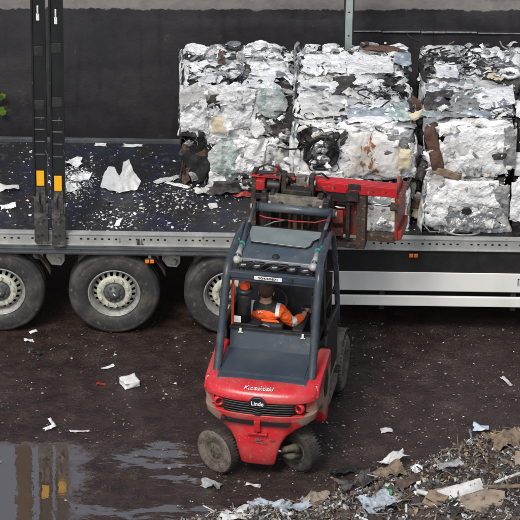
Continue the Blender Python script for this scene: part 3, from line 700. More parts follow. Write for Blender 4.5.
# body sides / floor / front
q = MB(); q.prism([(.86, .40), (.86, 1.12), (1.25, 1.05), (1.72, .98), (1.80, .80), (1.80, .42), (1.70, .34), (1.0, .34)], -.53, .53); q.build('chassis_body', 'black', fk, .02, 3)
for s in (-1, 1):
    # step and side covers
    q = MB(); q.box((s * .555, 1.38, .42), (.09, .55, .10)); q.box((s * .56, 1.38, .62), (.05, .5, .03)); q.build('step', 'dusty', fk, .01)
    q = MB(); q.prism([(.98, .62), (1.02, 1.15), (1.06, 1.32), (1.30, 1.34), (1.72, 1.28), (1.74, .72), (1.62, .60)], s * .53, s * .575); q.build('door_panel', 'black', fk, .015, 3)
    # big side tubes
    q = MB()
    path = [(.515, .32, 1.02), (.510, .45, 1.25), (.505, .57, 1.5), (.50, .67, 1.78), (.497, .76, 2.0), (.495, .83, 2.10), (.485, .95, 2.165), (.48, 1.15, 2.20), (.48, 1.45, 2.205), (.482, 1.68, 2.18), (.487, 1.78, 2.10), (.50, 1.83, 1.9), (.53, 1.86, 1.5), (.55, 1.86, 1.0)]
    # refine path with catmull-like resample
    pp = [Vector((s * a, b_, c_)) for a, b_, c_ in path]; fine = []
    for i in range(len(pp) - 1):
        p0 = pp[max(i - 1, 0)]; p1 = pp[i]; p2 = pp[i + 1]; p3 = pp[min(i + 2, len(pp) - 1)]
        for t in (0, .25, .5, .75): fine.append(.5 * ((2 * p1) + (p2 - p0) * t + (2 * p0 - 5 * p1 + 4 * p2 - p3) * t * t + (3 * p1 - p0 - 3 * p2 + p3) * t ** 3))
    fine.append(pp[-1]); nf = len(fine)
    q.tube(fine, [.046 if i < nf * .45 else (.042 if i < nf * .62 else .03) for i in range(nf)], 14)
    q.build('guard_tube', 'tube', fk)
    # door frame & glass
    q = MB(); q.tube([(s * .555, .98, 1.3), (s * .54, 1.0, 1.7), (s * .51, 1.05, 2.1)], .014, 8); q.tube([(s * .56, 1.02, 1.33), (s * .56, 1.75, 1.28)], .016, 8)
    q.tube([(s * .548, 1.0, 1.62), (s * .548, 1.8, 1.58)], .010, 8); df = q.build('door_frame', 'black', fk)
    # tilt cylinder on the roof
    q = MB(); q.cyl((s * .415, .96, 2.16), (s * .42, 1.62, 2.225), .030, 14); q.build('tilt_cylinder', 'hood2', fk)
    q = MB(); q.cyl((s * .42, 1.60, 2.225), (s * .42, 2.06, 2.255), .020, 12); rod = q.build('tilt_rod', 'steel', fk)
    q = MB(); q.ball((s * .415, .93, 2.15), .05, 16, s=(1, 1, .9)); q.cyl((s * .36, .93, 2.15), (s * .47, .93, 2.15), .022); q.build('ball_joint', 'galv', fk)
    q = MB(); q.tube([(s * .413, 1.00, 2.17), (s * .416, 1.06, 2.175), (s * .416, 1.17, 2.185)], [.036, .03, .034], 12); q.build('joint_sleeve', 'galv', fk)
    q = MB(); q.cyl((s * .416, 1.20, 2.19), (s * .417, 1.235, 2.193), .038, 12); q.box((s * .45, 1.24, 2.22), (.02, .03, .05)); q.build('sleeve_cap', 'teal', fk)
# rear roof bar + plate
q = MB(); q.box((0, .80, 2.055), (.95, .06, .075)); q.box((0, .80, 2.0), (.93, .03, .05)); q.build('rear_roof_bar', 'hood2', fk, .008)
q = MB(); q.box((-.045, .762, 2.045), (.30, .006, .042)); npl = q.build('number_plate', 'white', fk, .002)
text_obj('plate_lettering', 'S044B87I', .042, 'sd', npl, Matrix.Translation((-.045, .757, 2.045)) @ Matrix.Rotation(R(90), 4, 'X'), .0006, 0, (1.35, .85))
q = MB(); q.box((.20, .765, 2.05), (.05, .03, .035)); q.build('reverse_camera', 'black', fk, .004)
# clutter under roof: work lamps
for i, xx in enumerate((-.34, -.19, 0.0, .19, .33)):
    q = MB(); q.ball((xx, .88, 2.115), .055, 14, s=(1.15, .75, .55)); q.box((xx, .93, 2.10), (.06, .06, .03)); wl = q.build('work_lamp', 'black', fk)
    q = MB(); q.box((xx + .01, .852, 2.142), (.055, .012, .008), (.5, 0, .2)); q.build('lens', 'galv', wl)
q = MB()
for k in range(5): q.tube([(-.40 + .1 * k, .84, 2.10), (-.33 + .12 * k, .90, 2.15 + .015 * (k % 2)), (-.25 + .13 * k, .96, 2.13)], .007, 6)
q.build('roof_wiring', 'sb', fk)
# roof panel
q = MB(); q.prism([(.97, 2.10), (1.0, 2.148), (1.25, 2.175), (1.62, 2.185), (1.70, 2.16), (1.70, 2.12)], -.40, .40); q.build('roof_panel', 'hood', fk, .015, 3)
q = MB(); q.prism([(-.33, 1.30), (.27, 1.27), (.31, 1.32), (.32, 1.43), (.385, 1.50), (.39, 1.655), (-.385, 1.655), (-.385, 1.50)], 2.172, 2.197, 'Z'); q.build('roof_window', 'glassroof', fk, .006, 3)
q = MB(); q.tube([(-.33, 1.29, 2.19), (.27, 1.26, 2.19), (.315, 1.31, 2.19), (.33, 1.42, 2.195), (.39, 1.49, 2.2)], .009, 6); q.build('window_seal', 'black', fk)
q = MB(); q.lathe([(.040, 0), (.040, .018), (.030, .03), (.001, .03)], (-.015, 1.06, 2.150), 'Z', 20); q.build('roof_knob', 'sb', fk)
# interior
q = MB(); q.box((0, 1.55, 1.05), (.9, .5, .06)); q.prism([(1.60, 1.0), (1.72, 1.55), (1.80, 1.6), (1.80, 1.0)], -.4, .4); q.build('dashboard', 'black', fk, .01)
q = MB(); q.box((.22, 1.60, 1.72), (.17, .04, .11), (-.3, 0, 0)); q.build('display_unit', 'black', fk, .01)
q = MB(); q.box((.19, 1.572, 1.755), (.03, .01, .02)); q.box((.20, 1.567, 1.715), (.025, .01, .012)); q.box((.25, 1.567, 1.712), (.025, .01, .012)); q.box((.22, 1.567, 1.68), (.15, .01, .006)); q.build('display_buttons', 'white', fk)
q = MB(); q.tube([(-.12, 1.62, 1.2), (-.12, 1.50, 1.36)], .025); q.build('steering_column', 'black', fk)
q = MB()
rt = Matrix.Rotation(R(35), 3, 'X'); pts = [Vector((-.12, 1.49, 1.38)) + rt @ Vector((.16 * math.cos(a), .16 * math.sin(a), 0)) for a in [2 * math.pi * k / 28 for k in range(29)]]
q.tube(pts, .013, 8, caps=False); q.tube([pts[0], pts[14]], .010, 6); q.build('steering_wheel', 'black', fk)
# seat
st = empty('seat', (-.14, 1.12, 0)); st.parent = fk
q = MB(); q.box((0, .18, 1.01), (.46, .46, .12)); q.build('cushion', 'seat', st, .04, 4)
q = MB(); q.prism([(-.06, 1.00), (-.13, 1.33), (-.11, 1.365), (-.04, 1.365), (.02, 1.05)], -.22, .22); q.build('backrest', 'seat', st, .04, 4)
q = MB(); q.tube([(-.08 + .08 * math.cos(math.pi * (1 - k / 8)) + .08, -.125, 1.325 + .025 * math.sin(math.pi * k / 8)) for k in range(9)], .007, 6); q.build('grab_loop', 'galv', st)
q = MB(); q.box((.36, .22, 1.22), (.12, .42, .06)); q.build('armrest', 'seat', st, .02, 3)
q = MB(); q.tube([(.36, .34, 1.25), (.36, .36, 1.31)], .012, 8); q.ball((.36, .36, 1.325), .022); q.build('joystick', 'black', st)
# extinguisher-like cylinder with orange cap, red pillar strip
q = MB(); q.tube([(-.325, .93, 1.42), (-.325, .93, 1.72), (-.325, .93, 1.77)], [.075, .075, .06], 20); q.lathe([(.09, 1.775), (.095, 1.79), (.09, 1.81), (.05, 1.82), (.001, 1.82)], (-.325, .93, 0), 'Z', 24); q.build('beacon_post', 'black', fk)
q = MB(); q.lathe([(.05, 1.82), (.052, 1.86), (.046, 1.885), (.001, 1.893)], (-.325, .93, 0), 'Z', 20)
for k in range(8):
    a = k * math.pi / 4; q.box((-.325 + .05 * math.cos(a), .93 + .05 * math.sin(a), 1.85), (.012, .012, .05), (0, 0, a))
q.build('beacon', 'orange', fk)
q = MB(); q.box((-.385, .845, 1.475), (.075, .006, .075)); q.build('warning_label', 'white', fk)
q = MB(); q.box((-.44, .85, 1.68), (.028, .02, .56)); q.build('orange_strip', 'orange', fk, .004)
q = MB(); q.box((-.30, .92, 1.40), (.30, .16, .05)); q.build('cab_shelf', 'black', fk, .01)
q = MB(); q.box((.42, .92, 1.60), (.03, .1, .45)); q.build('cab_trim', 'black', fk, .01)
# windshield frame / front cab glass bar
q = MB(); q.box((0, 1.84, 1.62), (.9, .03, .03)); q.box((0, 1.84, 2.08), (.9, .03, .05)); q.box((0, 1.86, 1.2), (.96, .06, .8)); q.build('front_bulkhead', 'black', fk, .006)

# wheels of forklift
def fork_wheel(c, r, wd, rim_r, side, steer=0., tm='mudtyre', rm='rimmud'):
    wh = empty('wheel', c, steer); wh.parent = fk
    q = MB(); h = wd / 2
    prof = [(rim_r, -h * .7), (rim_r + .02, -h * .95), (r * .86, -h), (r * .96, -h * .8), (r, -h * .55), (r, h * .55), (r * .96, h * .8), (r * .86, h), (rim_r + .02, h * .95), (rim_r, h * .7)]
    q.lathe(prof, (0, 0, 0), 'X', 56, mis=[0, 0, 0, 1, 1, 1, 0, 0, 0])
    for k in range(44):
        a = 2 * math.pi * k / 44
        for sd in (-1, 1):
            aa = a + sd * .05
            q.box((sd * h * .5, math.cos(aa) * (r + .001), math.sin(aa) * (r + .001)), (h * .9, .016, .003), (aa - math.pi / 2, 0, sd * .0), mi=1)
    q.build('tyre', [tm, 'treadmud'], wh)
    q = MB()
    for s in (-1, 1):
        q.lathe([(rim_r + .004, s * h * .72), (rim_r - .01, s * h * .80), (rim_r - .02, s * h * .6), (rim_r * .72, s * h * .35), (rim_r * .62, s * h * .45), (rim_r * .55, s * h * .62), (.001, s * h * .62)], (0, 0, 0), 'X', 36)
        for k in range(6):
            a = 2 * math.pi * k / 6; q.cyl((s * h * .5, rim_r * .42 * math.cos(a), rim_r * .42 * math.sin(a)), (s * h * .82, rim_r * .42 * math.cos(a), rim_r * .42 * math.sin(a)), .014, 8)
    q.build('rim', rm, wh)
    return wh
ST = R(58)
fork_wheel((-.455, .12, .255), .255, .13, .135, -1, ST)
rw = fork_wheel((.395, .33, .255), .255, .17, .135, 1, ST, 'treadmud')
for s in (-1, 1):
    fork_wheel((s * .50, 2.13, .335), .335, .235, .19, s, 0)
    q = MB(); n = 10
    q.loft([[(s * x_, 2.13 + rr * math.cos(a), .335 + rr * math.sin(a)) for x_, rr in ((.38, .375), (.38, .39), (.60, .39), (.60, .375))] for a in [R(60 + 95 * k / n) for k in range(n + 1)]])
    q.build('front_mudguard', 'mudtyre', fk, .004)
# steering axle
q = MB(); q.box((0, .27, .27), (.62, .12, .12)); q.cyl((-.3, .16, .30), (.30, .16, .30), .035); q.build('steer_axle', 'mast', fk, .01)
q = MB(); q.cyl((.12, .12, .315), (.30, .13, .32), .013); q.build('steer_rod', 'chrome', fk)
q = MB()
q.tube([(.26, .14, .33), (.32, .12, .36), (.37, .16, .36), (.40, .2, .30)], [.04, .035, .045, .05], 10); q.tube([(.27, .17, .25), (.34, .13, .26), (.40, .2, .25)], [.03, .04, .05], 10)
q.build('steer_knuckle', 'rimmud', fk)

# ---- mast
ma = empty('mast', (0, 2.08, 0)); ma.parent = fk
q = MB()
for s in (-1, 1):
    q.box((s * .33, .12, 1.18), (.05, .14, 2.1)); q.box((s * .30, .07, 1.18), (.08, .02, 2.1))
    q.box((s * .27, .20, 1.25), (.045, .12, 2.15)); q.box((s * .235, .26, 1.45), (.03, .1, 1.7))
q.box((0, .15, .45), (.6, .08, .15)); q.box((0, .17, 1.2), (.6, .04, .1)); q.build('mast_channel', 'mast', ma, .006)
q = MB()
for s in (-1, 1): q.cyl((s * .16, .08, .3), (s * .16, .08, 1.9), .035); q.cyl((s * .16, .08, 1.9), (s * .16, .08, 2.25), .022)
q.build('lift_cylinder', 'mast', ma)
q = MB()
for s in (-1, 1):
    for t in (0, 1): q.beam((s * .07, .16 + .05 * t, .6), (s * .07, .16 + .05 * t, 2.2), .025, .012)
q.box((0, .12, 1.5), (.04, .05, 1.2)); q.build('lift_chain', 'sr', ma)
q = MB(); q.tube([(-.40, .0, 2.215), (.44, .0, 2.215)], .048, 16); q.tube([(-.40, 0, 2.215), (-.37, .10, 2.19)], .045, 12); q.tube([(.42, 0, 2.215), (.37, .10, 2.19)], .045, 12); q.build('tilt_cross_tube', 'hood', ma)
for s in (-1, 1):
    q = MB(); q.cyl((s * .425 - .03 + .01, -.005, 2.215), (s * .425 + .04, -.005, 2.215), .055, 18); q.build('tube_end', 'hood2', ma)
    q = MB(); q.cyl((s * .425 + s * .035, -.005, 2.215), (s * .425 + s * .055, -.005, 2.215), .03, 14); q.build('pivot_pin', 'galv', ma)
q = MB()
n = 14; rings = []
for k in range(n + 1):
    t = -1 + 2 * k / n; x_ = .32 * t; y_ = .17 - .04 * (1 - t * t); z_ = 2.26 + .012 * (1 - t * t)
    rings.append([(x_, y_ - .05, z_ - .06), (x_, y_ + .07, z_ - .06), (x_, y_ + .06, z_ + .03), (x_, y_ - .03, z_ + .035)])
q.loft(rings, smooth=False); q.build('mast_crosshead', 'dusty', ma, .015, 3)
for s in (-1, 1):
    q = MB(); q.box((s * .345, .10, 2.26), (.07, .13, .11)); q.box((s * .36, .18, 2.29), (.05, .08, .09)); q.build('crosshead_lug', 'mast', ma, .012)
    q = MB(); q.ball((s * .285, .08, 2.235), .022); q.build('bolt', 'galv', ma)
q = MB(); q.tube([(-.37, -.06, 2.14), (-.3, -.07, 2.125), (0, -.07, 2.11), (.25, -.07, 2.12), (.40, -.05, 2.165)], .008, 6); q.build('hydraulic_hose', 'redhose', ma)
q = MB(); q.tube([(-.37, -.12, 1.95), (-.33, -.10, 2.02), (-.2, -.09, 2.09), (-.05, -.07, 2.12)], .010, 6); q.build('hydraulic_hose', 'steel', ma)
# hose reels / uprights in front of crosshead
for s in (-1, 1):
    q = MB(); q.box((s * .155, .27, 2.38), (.055, .10, .30)); q.build('inner_upright', 'mast', ma, .012)
    q = MB(); q.cyl((s * .155 - .03, .235, 2.46), (s * .155 - .045, .235, 2.46), .05, 16); q.ball((s * .155 + .034, .25, 2.44), .026, 12, s=(.5, 1, 1.3)); q.build('hose_reel', 'galv' if s > 0 else 'steel', ma)
q = MB(); q.box((0, .26, 2.30), (.32, .12, .1)); q.build('upper_tie', 'mast', ma, .01)

# ---- bale clamp attachment (local frame of truck)
cl = empty('bale_clamp', (0, 2.48, 0)); cl.parent = fk
q = MB()
q.box((-.515, .06, 2.0), (.055, .16, .86)); q.box((-.30, .06, 1.60), (.45, .14, .07)); q.box((-.30, .06, 2.385), (.45, .1, .045)); q.box((-.03, .14, 2.0), (1.0, .05, .7))
q.box((.36, .0, 1.97), (.055, .14, .58)); q.box((.70, .0, 2.0), (.10, .16, .72)); q.box((.53, .0, 1.66), (.30, .12, .07)); q.box((.53, .0, 2.24), (.30, .10, .06))
q.build('clamp_frame', 'rust', cl, .008)
q = MB(); q.box((-.43, -.04, 2.32), (.10, .12, .12)); q.box((-.30, -.02, 2.40), (.5, .05, .02)); q.build('end_block', 'red', cl, .008)
q = MB(); q.cyl((-.36, -.04, 2.31), (-.21, -.04, 2.31), .065, 20); q.box((-.36, -.02, 2.17), (.28, .1, .07)); q.box((0.0, .0, 2.16), (.36, .12, .10)); q.build('clamp_cylinder', 'black', cl, .006)
q = MB(); q.box((.015, -.02, 2.39), (.10, .10, .10)); q.box((.075, -.03, 2.36), (.05, .10, .07)); q.box((-.07, -.03, 2.33), (.06, .08, .05)); q.box((.0, -.05, 2.30), (.14, .05, .03)); q.build('valve_block', 'dusty', cl, .008)
q = MB()
for k in range(4): q.cyl((-.05 + .035 * k, -.08, 2.315), (-.05 + .035 * k, -.12, 2.315), .010, 8)
q.build('valve_fittings', 'sr', cl)
q = MB()
q.tube([(-.50, -.02, 2.42), (-.45, -.05, 2.52), (-.36, -.06, 2.57), (-.25, -.05, 2.54), (-.18, -.03, 2.45), (-.05, -.04, 2.38)], .011, 8)
q.tube([(-.46, -.03, 2.40), (-.38, -.08, 2.47), (-.28, -.09, 2.49), (-.16, -.09, 2.46), (-.06, -.09, 2.38)], .010, 8)
q.tube([(.10, -.05, 2.40), (.16, -.08, 2.50), (.25, -.06, 2.52), (.33, -.03, 2.44)], .012, 8); q.tube([(.08, -.06, 2.38), (.2, -.12, 2.40), (.33, -.12, 2.30), (.38, -.1, 2.1), (.35, -.1, 1.9)], .012, 8)
q.build('hydraulic_hoses', 'sb', cl)
q = MB(); q.tube([(-.34, -.08, 2.46), (-.25, -.09, 2.44), (-.12, -.09, 2.37)], .006, 6); q.build('red_hose', 'redhose', cl)
q = MB(); q.box((.52, .06, 2.0), (.34, .03, .52)); q.build('clamp_back_panel', 'redrust', cl)
# right arm
ra = MB(); ra.box((.595, -.03, 2.42), (.99, .11, .05)); ra.box((.595, -.085, 2.375), (.99, .02, .115)); ra.box((.60, .02, 2.375), (.97, .02, .11))
ra.build('clamp_arm', 'red', cl, .006)
q = MB()
for x_ in (.22, .40, .55, .68, .83, .97): q.ball((x_, -.096, 2.375), .010, 8)
q.build('bolt', 'sb', cl)
q = MB(); q.box((.62, -.098, 2.41), (.14, .006, .07)); q.box((.60, -.09, 2.30), (.14, .06, .12)); q.build('arm_bracket', 'mast', cl, .008)
q = MB(); q.box((.52, -.03, 2.17), (.2, .05, .03)); q.box((.40, -.03, 2.26), (.3, .10, .12)); q.box((.55, -.02, 1.98), (.04, .1, .5)); q.build('slide_rail', 'mast', cl, .006)
q = MB(); q.cyl((.34, -.085, 2.135), (.52, -.085, 2.135), .016); q.cyl((.73, -.05, 2.20), (1.06, -.05, 2.19), .014); q.build('clamp_rod', 'chrome', cl)
q = MB(); q.box((.44, -.07, 2.02), (.12, .05, .16)); q.build('arm_carriage', 'redrust', cl, .008)
q = MB(); q.box((.43, -.06, 1.82), (.14, .05, .09)); q.build('arm_carriage', 'redrust', cl, .008)
q = MB(); q.tube([(1.02, -.04, 2.18), (1.10, -.04, 2.18)], .05); q.build('rod_end', 'rust', cl)
q = MB(); q.box((.90, .03, 1.76), (.34, .09, .09)); q.build('lower_arm', 'rust', cl, .012)
# end plates reaching forward over the deck
def endplate(x, mred):
    q = MB()
    prof = [(.0, 1.74), (-.06, 2.28), (-.02, 2.42), (.10, 2.50), (.24, 2.40), (.44, 2.26), (.60, 2.0), (.64, 1.62), (.3, 1.60)]
    q.prism(prof, x, x + .035)
    q.prism([(-.06, 2.22), (-.06, 2.34), (.30, 2.34), (.36, 2.22)], x + .035, x + .08); q.prism([(.0, 1.76), (.0, 1.86), (.5, 1.82), (.5, 1.70)], x + .035, x + .08)
    return q.build('clamp_plate', mred, cl, .006)
endplate(1.065, 'redrust'); endplate(-.30, 'redrust')

# ------------------------------------------------------------------ driver
def skin_body(name, verts, edges, radii, root, mats, parent, sub=2, assign=None):
    me = bpy.data.meshes.new(name); me.from_pydata(verts, edges, [])
    o = bpy.data.objects.new(name, me); COL.objects.link(o)
    sk = o.modifiers.new('skin', 'SKIN'); sk.use_smooth_shade = True
    for i, r in enumerate(radii):
        me.skin_vertices[0].data[i].radius = r if isinstance(r, tuple) else (r, r)
        me.skin_vertices[0].data[i].use_root = (i == root)
    sb = o.modifiers.new('sub', 'SUBSURF'); sb.levels = sub; sb.render_levels = sub
    dg = bpy.context.evaluated_depsgraph_get(); dg.update()
    m2 = bpy.data.meshes.new_from_object(o.evaluated_get(dg)); m2.name = name; bpy.data.objects.remove(o)
    m2.materials.clear()
    for m in mats: m2.materials.append(M[m])
    for p in m2.polygons:
        p.use_smooth = True
        if assign: p.material_index = assign(p.center)
    o = bpy.data.objects.new(name, m2); return link(o, parent)
# person is top-level, seated; own frame = truck frame
pr = empty('person', (0, -3.12, 0), FK)
pr.location = Matrix.Translation((0, -3.12, 0)) @ Matrix.Rotation(FK, 4, 'Z') @ Vector((-.14, 1.17, -.035))
tag(pr, 'driver in orange high visibility jacket seated in the forklift cab', 'person')
# coordinates relative to seat centre (x right, y forward)
PV = [(0, 0, 1.13), (0, .01, 1.28), (0, .0, 1.42), (0, .015, 1.51), (0, .03, 1.58), (0, .04, 1.645), (0, .045, 1.72),           # 0-6 pelvis..crown
      (-.175, .0, 1.475), (-.235, .07, 1.30), (-.16, .28, 1.33), (-.12, .34, 1.345),                                        # 7-10 left arm to wheel
      (.175, .0, 1.475), (.285, .05, 1.315), (.375, .26, 1.30), (.385, .33, 1.315),                                           # 11-14 right arm to joystick
      (-.10, .05, 1.11), (-.13, .44, 1.12), (-.13, .50, 1.16 - .30), (-.13, .62, 1.10 - .28),                                # 15-18 left leg
      (.10, .05, 1.11), (.13, .44, 1.12), (.13, .50, 1.16 - .30), (.13, .62, 1.10 - .28)]
PE = [(0, 1), (1, 2), (2, 3), (3, 4), (4, 5), (5, 6), (3, 7), (7, 8), (8, 9), (9, 10), (3, 11), (11, 12), (12, 13), (13, 14), (0, 15), (15, 16), (16, 17), (17, 18), (0, 19), (19, 20), (20, 21), (21, 22)]
PR = [(.15, .11), (.13, .085), (.13, .085), (.07, .055), .050, (.078, .092), (.06, .075), .045, .040, .032, .028, .045, .040, .032, .028, .085, .06, .05, .045, .085, .06, .05, .045]
body = skin_body('body', PV, PE, PR, 0, ['skin', 'blackcloth'], pr, 2, lambda c: 1 if c.z < 1.2 and abs(c.x) < .3 and c.y < .8 and c.z < 1.19 else 0)
# jacket: same skeleton, fuller
JV = PV[:5] + PV[7:10] + PV[11:14]
JE = [(0, 1), (1, 2), (2, 3), (3, 4), (3, 5), (5, 6), (6, 7), (3, 8), (8, 9), (9, 10)]
JR = [(.185, .14), (.18, .13), (.19, .135), (.13, .12), .082, .078, .066, .052, .078, .066, .054]
def jac(c):
    if c.z > 1.515 - .3 * max(0, abs(c.x) - .05) and abs(c.x) < .125: return 2
    if .125 <= abs(c.x) < .165 and c.z > 1.465: return 1
    if c.x > .22 and .30 < (c.x - .0) + c.y * .6 < .375: return 1
    if c.x < -.2 and c.z < 1.36 and c.z > 1.31: return 1
    if c.x > .355 and c.y > .215: return 1
    return 0
skin_body('jacket', JV, JE, JR, 0, ['hivis', 'silver', 'blackcloth'], pr, 5, jac)
jk = [c for c in pr.children if c.name.startswith('jacket')][0]
nrm = [v.normal.copy() for v in jk.data.vertices]
for v, vn in zip(jk.data.vertices, nrm):
    d_ = noise.noise(Vector((v.co.x * 9, v.co.y * 9, v.co.z * 22))) + .5 * noise.noise(v.co * 40)
    v.co += vn * .009 * d_
q = MB()
for dx, dz, w_ in ((-.05, .0, .018), (-.03, .008, .014), (-.015, -.004, .012)): q.box((dx, -.118, 1.505 + dz), (w_, .004, .012), (0, .5 * dx * 10, 0))
q.build('jacket_mark', 'white', pr)
q = MB(); q.ball((0, .035, 1.70), .093, 20, s=(.92, 1.10, .95))
for v in q.bm.verts:
    if v.co.y > .10 and v.co.z < 1.72: v.co.y = .08
    v.co += v.co.normalized() * .006 * nz3(v.co * 40)
q.build('hair', 'hair', pr)
q = MB()
for s in (-1, 1): q.ball((s * .082, .045, 1.66), .02, 10, s=(.4, 1, 1.4))
q.ball((0, .14, 1.65), .014, 8, s=(.8, 1, 1.6))
for s in (-1, 1): q.ball((s * .03, .125, 1.675), .011, 8)
q.build('face', 'skin', pr)
def hand(c, d, parent, side):
    """palm and five curled fingers"""
    d = Vector(d).normalized(); sd = d.cross(Vector((0, 0, 1))).normalized() * side; dn = Vector((0, 0, -1))
    vs = [Vector(c), Vector(c) + d * .045, ]; ed = [(0, 1)]; rr = [(.02, .028), (.018, .034)]
    for k, ln in enumerate((.07, .08, .075, .06)):
        b0 = Vector(c) + d * .07 + sd * (.030 - .020 * k); vs += [b0, b0 + d * ln * .4 + dn * .012, b0 + d * ln * .55 + dn * .038, b0 + d * ln * .35 + dn * .055]
        i = len(vs) - 4; ed += [(1, i), (i, i + 1), (i + 1, i + 2), (i + 2, i + 3)]; rr += [.0095, .009, .0085, .0075]
    b0 = Vector(c) + d * .02 + sd * .036 + dn * .008; vs += [b0, b0 + d * .03 + sd * .014 + dn * .012, b0 + d * .05 + dn * .03]; i = len(vs) - 3; ed += [(0, i), (i, i + 1), (i + 1, i + 2)]; rr += [.011, .010, .009]
    skin_body('hand', [tuple(v) for v in vs], ed, rr, 0, ['skin'], parent, 2)
hand((-.12, .335, 1.345), (.2, .8, .1), pr, 1)
hand((.385, .325, 1.32), (.1, 1, -.05), pr, -1)

# ------------------------------------------------------------------ bales
BM = ['sw', 'sw2', 'sg', 'sd', 'sb', 'sgl', 'sbl', 'sy', 'sr', 'galvs', 'swr', 'srd']
def bale(x0, x1, y0, y1, z0, z1, label, seed, pal, dens=1., feats=(), front=True, left=False, right=False, top=True, group='crushed appliance bales stacked on the trailer'):
    """pal: list of (material index, weight); feats: (face, u, v, w, h, mat, shape, part name, lift)"""
    global rnd
    rnd = random.Random(seed)
    root = empty('scrap_bale', ((x0 + x1) / 2, (y0 + y1) / 2, z0)); tag(root, label, 'scrap bale', group)
    W, D, H = x1 - x0, y1 - y0, z1 - z0
    q = MB(); bm = q.bm
    idx = [p[0] for p in pal]; wt = [p[1] for p in pal]
    # core
    core = bmesh.ops.create_cube(bm, size=1.)
    bmesh.ops.subdivide_edges(bm, edges=bm.edges[:], cuts=9, use_grid_fill=True)
    for v in bm.verts:
        p = Vector((v.co.x * (W - .07), v.co.y * (D - .07), (v.co.z + .5) * (H - .04) + .0))
        k = .035
        p += Vector((noise.noise(p * 6 + Vector((seed, 0, 0))), noise.noise(p * 6 + Vector((0, seed, 0))), noise.noise(p * 6 + Vector((0, 0, seed))) * (1 if p.z > .05 else 0))) * k
        v.co = p
    for f in bm.faces: f.material_index = rnd.choices([3, 4, 2, 1], [5, 4, 2, 2])[0]
    faces = []
    if front: faces.append(('F', W * H))
    if top: faces.append(('T', W * D))
    if left: faces.append(('L', D * H))
    if right: faces.append(('R', D * H))
    def place(face, u, v, lift):
        if face == 'F': return Vector((u * W / 2, -D / 2 - lift, (v * .5 + .5) * H)), Vector((0, -1, 0))
        if face == 'T': return Vector((u * W / 2, v * D / 2, H + lift)), Vector((0, 0, 1))
        if face == 'L': return Vector((-W / 2 - lift, u * D / 2, (v * .5 + .5) * H)), Vector((-1, 0, 0))
        return Vector((W / 2 + lift, u * D / 2, (v * .5 + .5) * H)), Vector((1, 0, 0))
    for face, area in faces:
        n = int(area * (74 if face != 'T' else 58) * dens)
        for k in range(n):
            sz = max(.05, (rnd.uniform(.34, .62) if k < n * .22 else rnd.uniform(.06, .30) * (1.15 - .6 * k / n))); asp = rnd.uniform(.35, .95)
            u, v = rnd.uniform(-.95, .95), rnd.uniform(-.92, .95)
            p, nn = place(face, u, v, (-.045 if face != 'T' else -.075) + .05 * k / n)
            t = (.18 if k < n * .3 else .42) if face != 'T' else .24
            nn = (nn + Vector((rnd.uniform(-t, t), rnd.uniform(-t, t), rnd.uniform(-t, t)))).normalized()
            # keep big sheets inside the bale envelope
            if face in 'TF': p.x = max(-W / 2 + sz * .38, min(W / 2 - sz * .38, p.x))
            if face in 'LFR': p.z = max(sz * asp * .40, min(H - sz * asp * .25, p.z))
            sheet(bm, p, nn, sz, sz * asp, seed * 10 + k, rnd.choices(idx, wt)[0], rnd.uniform(.9, 1.7), .014, ragged=.24, style=0 if rnd.random() < .5 else 1)
        for k in range(int(area * 260 * dens)):
            u, v = rnd.uniform(-1, 1), rnd.uniform(-1, 1.0); p, nn = place(face, u, v, rnd.uniform(-.01, .03))
            p.z = max(p.z, .01); chip(bm, p, rnd.uniform(.006, .028), rnd.choices(idx + [4, 8], wt + [70, 8])[0], rnd, 1.5)  # extra black chips: dark scrap that also paints shaded crevices
        # bent strips and tubes; the dark ones also paint shaded cracks
        for k in range(int(area * 55 * dens)):
            u, v = rnd.uniform(-.85, .85), rnd.uniform(-.7, .85); p, nn = place(face, u, v, .012)
            L_ = rnd.uniform(.08, .32); d = Vector((rnd.uniform(-1, 1), rnd.uniform(-1, 1), rnd.uniform(-1, 1))); d = (d - nn * d.dot(nn)).normalized(); s_ = nn.cross(d)
            pts = [p + d * L_ * (t - .5) + s_ * .04 * math.sin(t * 5 + k) + nn * (.018 * math.sin(t * 9 + k)) for t in [i / 8 for i in range(9)]]
            pts = [Vector((max(-W / 2 - .01, min(W / 2 + .01, a.x)), a.y, max(.015, a.z))) for a in pts]
            q.tube(pts, rnd.choice((.002, .003, .004, .004, .007)), 5, rnd.choice((0, 2, 3, 4, 4, 3, 2)))
    def press(v):
        p = v.co; nn_ = noise.noise(p * 7 + Vector((seed, 0, 0))) * .03 + noise.noise(p * 2.3 + Vector((0, seed, 0))) * .065 - .02
        def lim(val, L_): 
            L_ = L_ + nn_; return val if val <= L_ else L_ + .085 * math.tanh((val - L_) / .12)
        p.x = math.copysign(lim(abs(p.x), W / 2 - .01), p.x)
        p.y = math.copysign(lim(abs(p.y), D / 2 + .005), p.y)
        p.z = max(.0, lim(p.z, H + .0))
    for v in bm.verts: press(v)
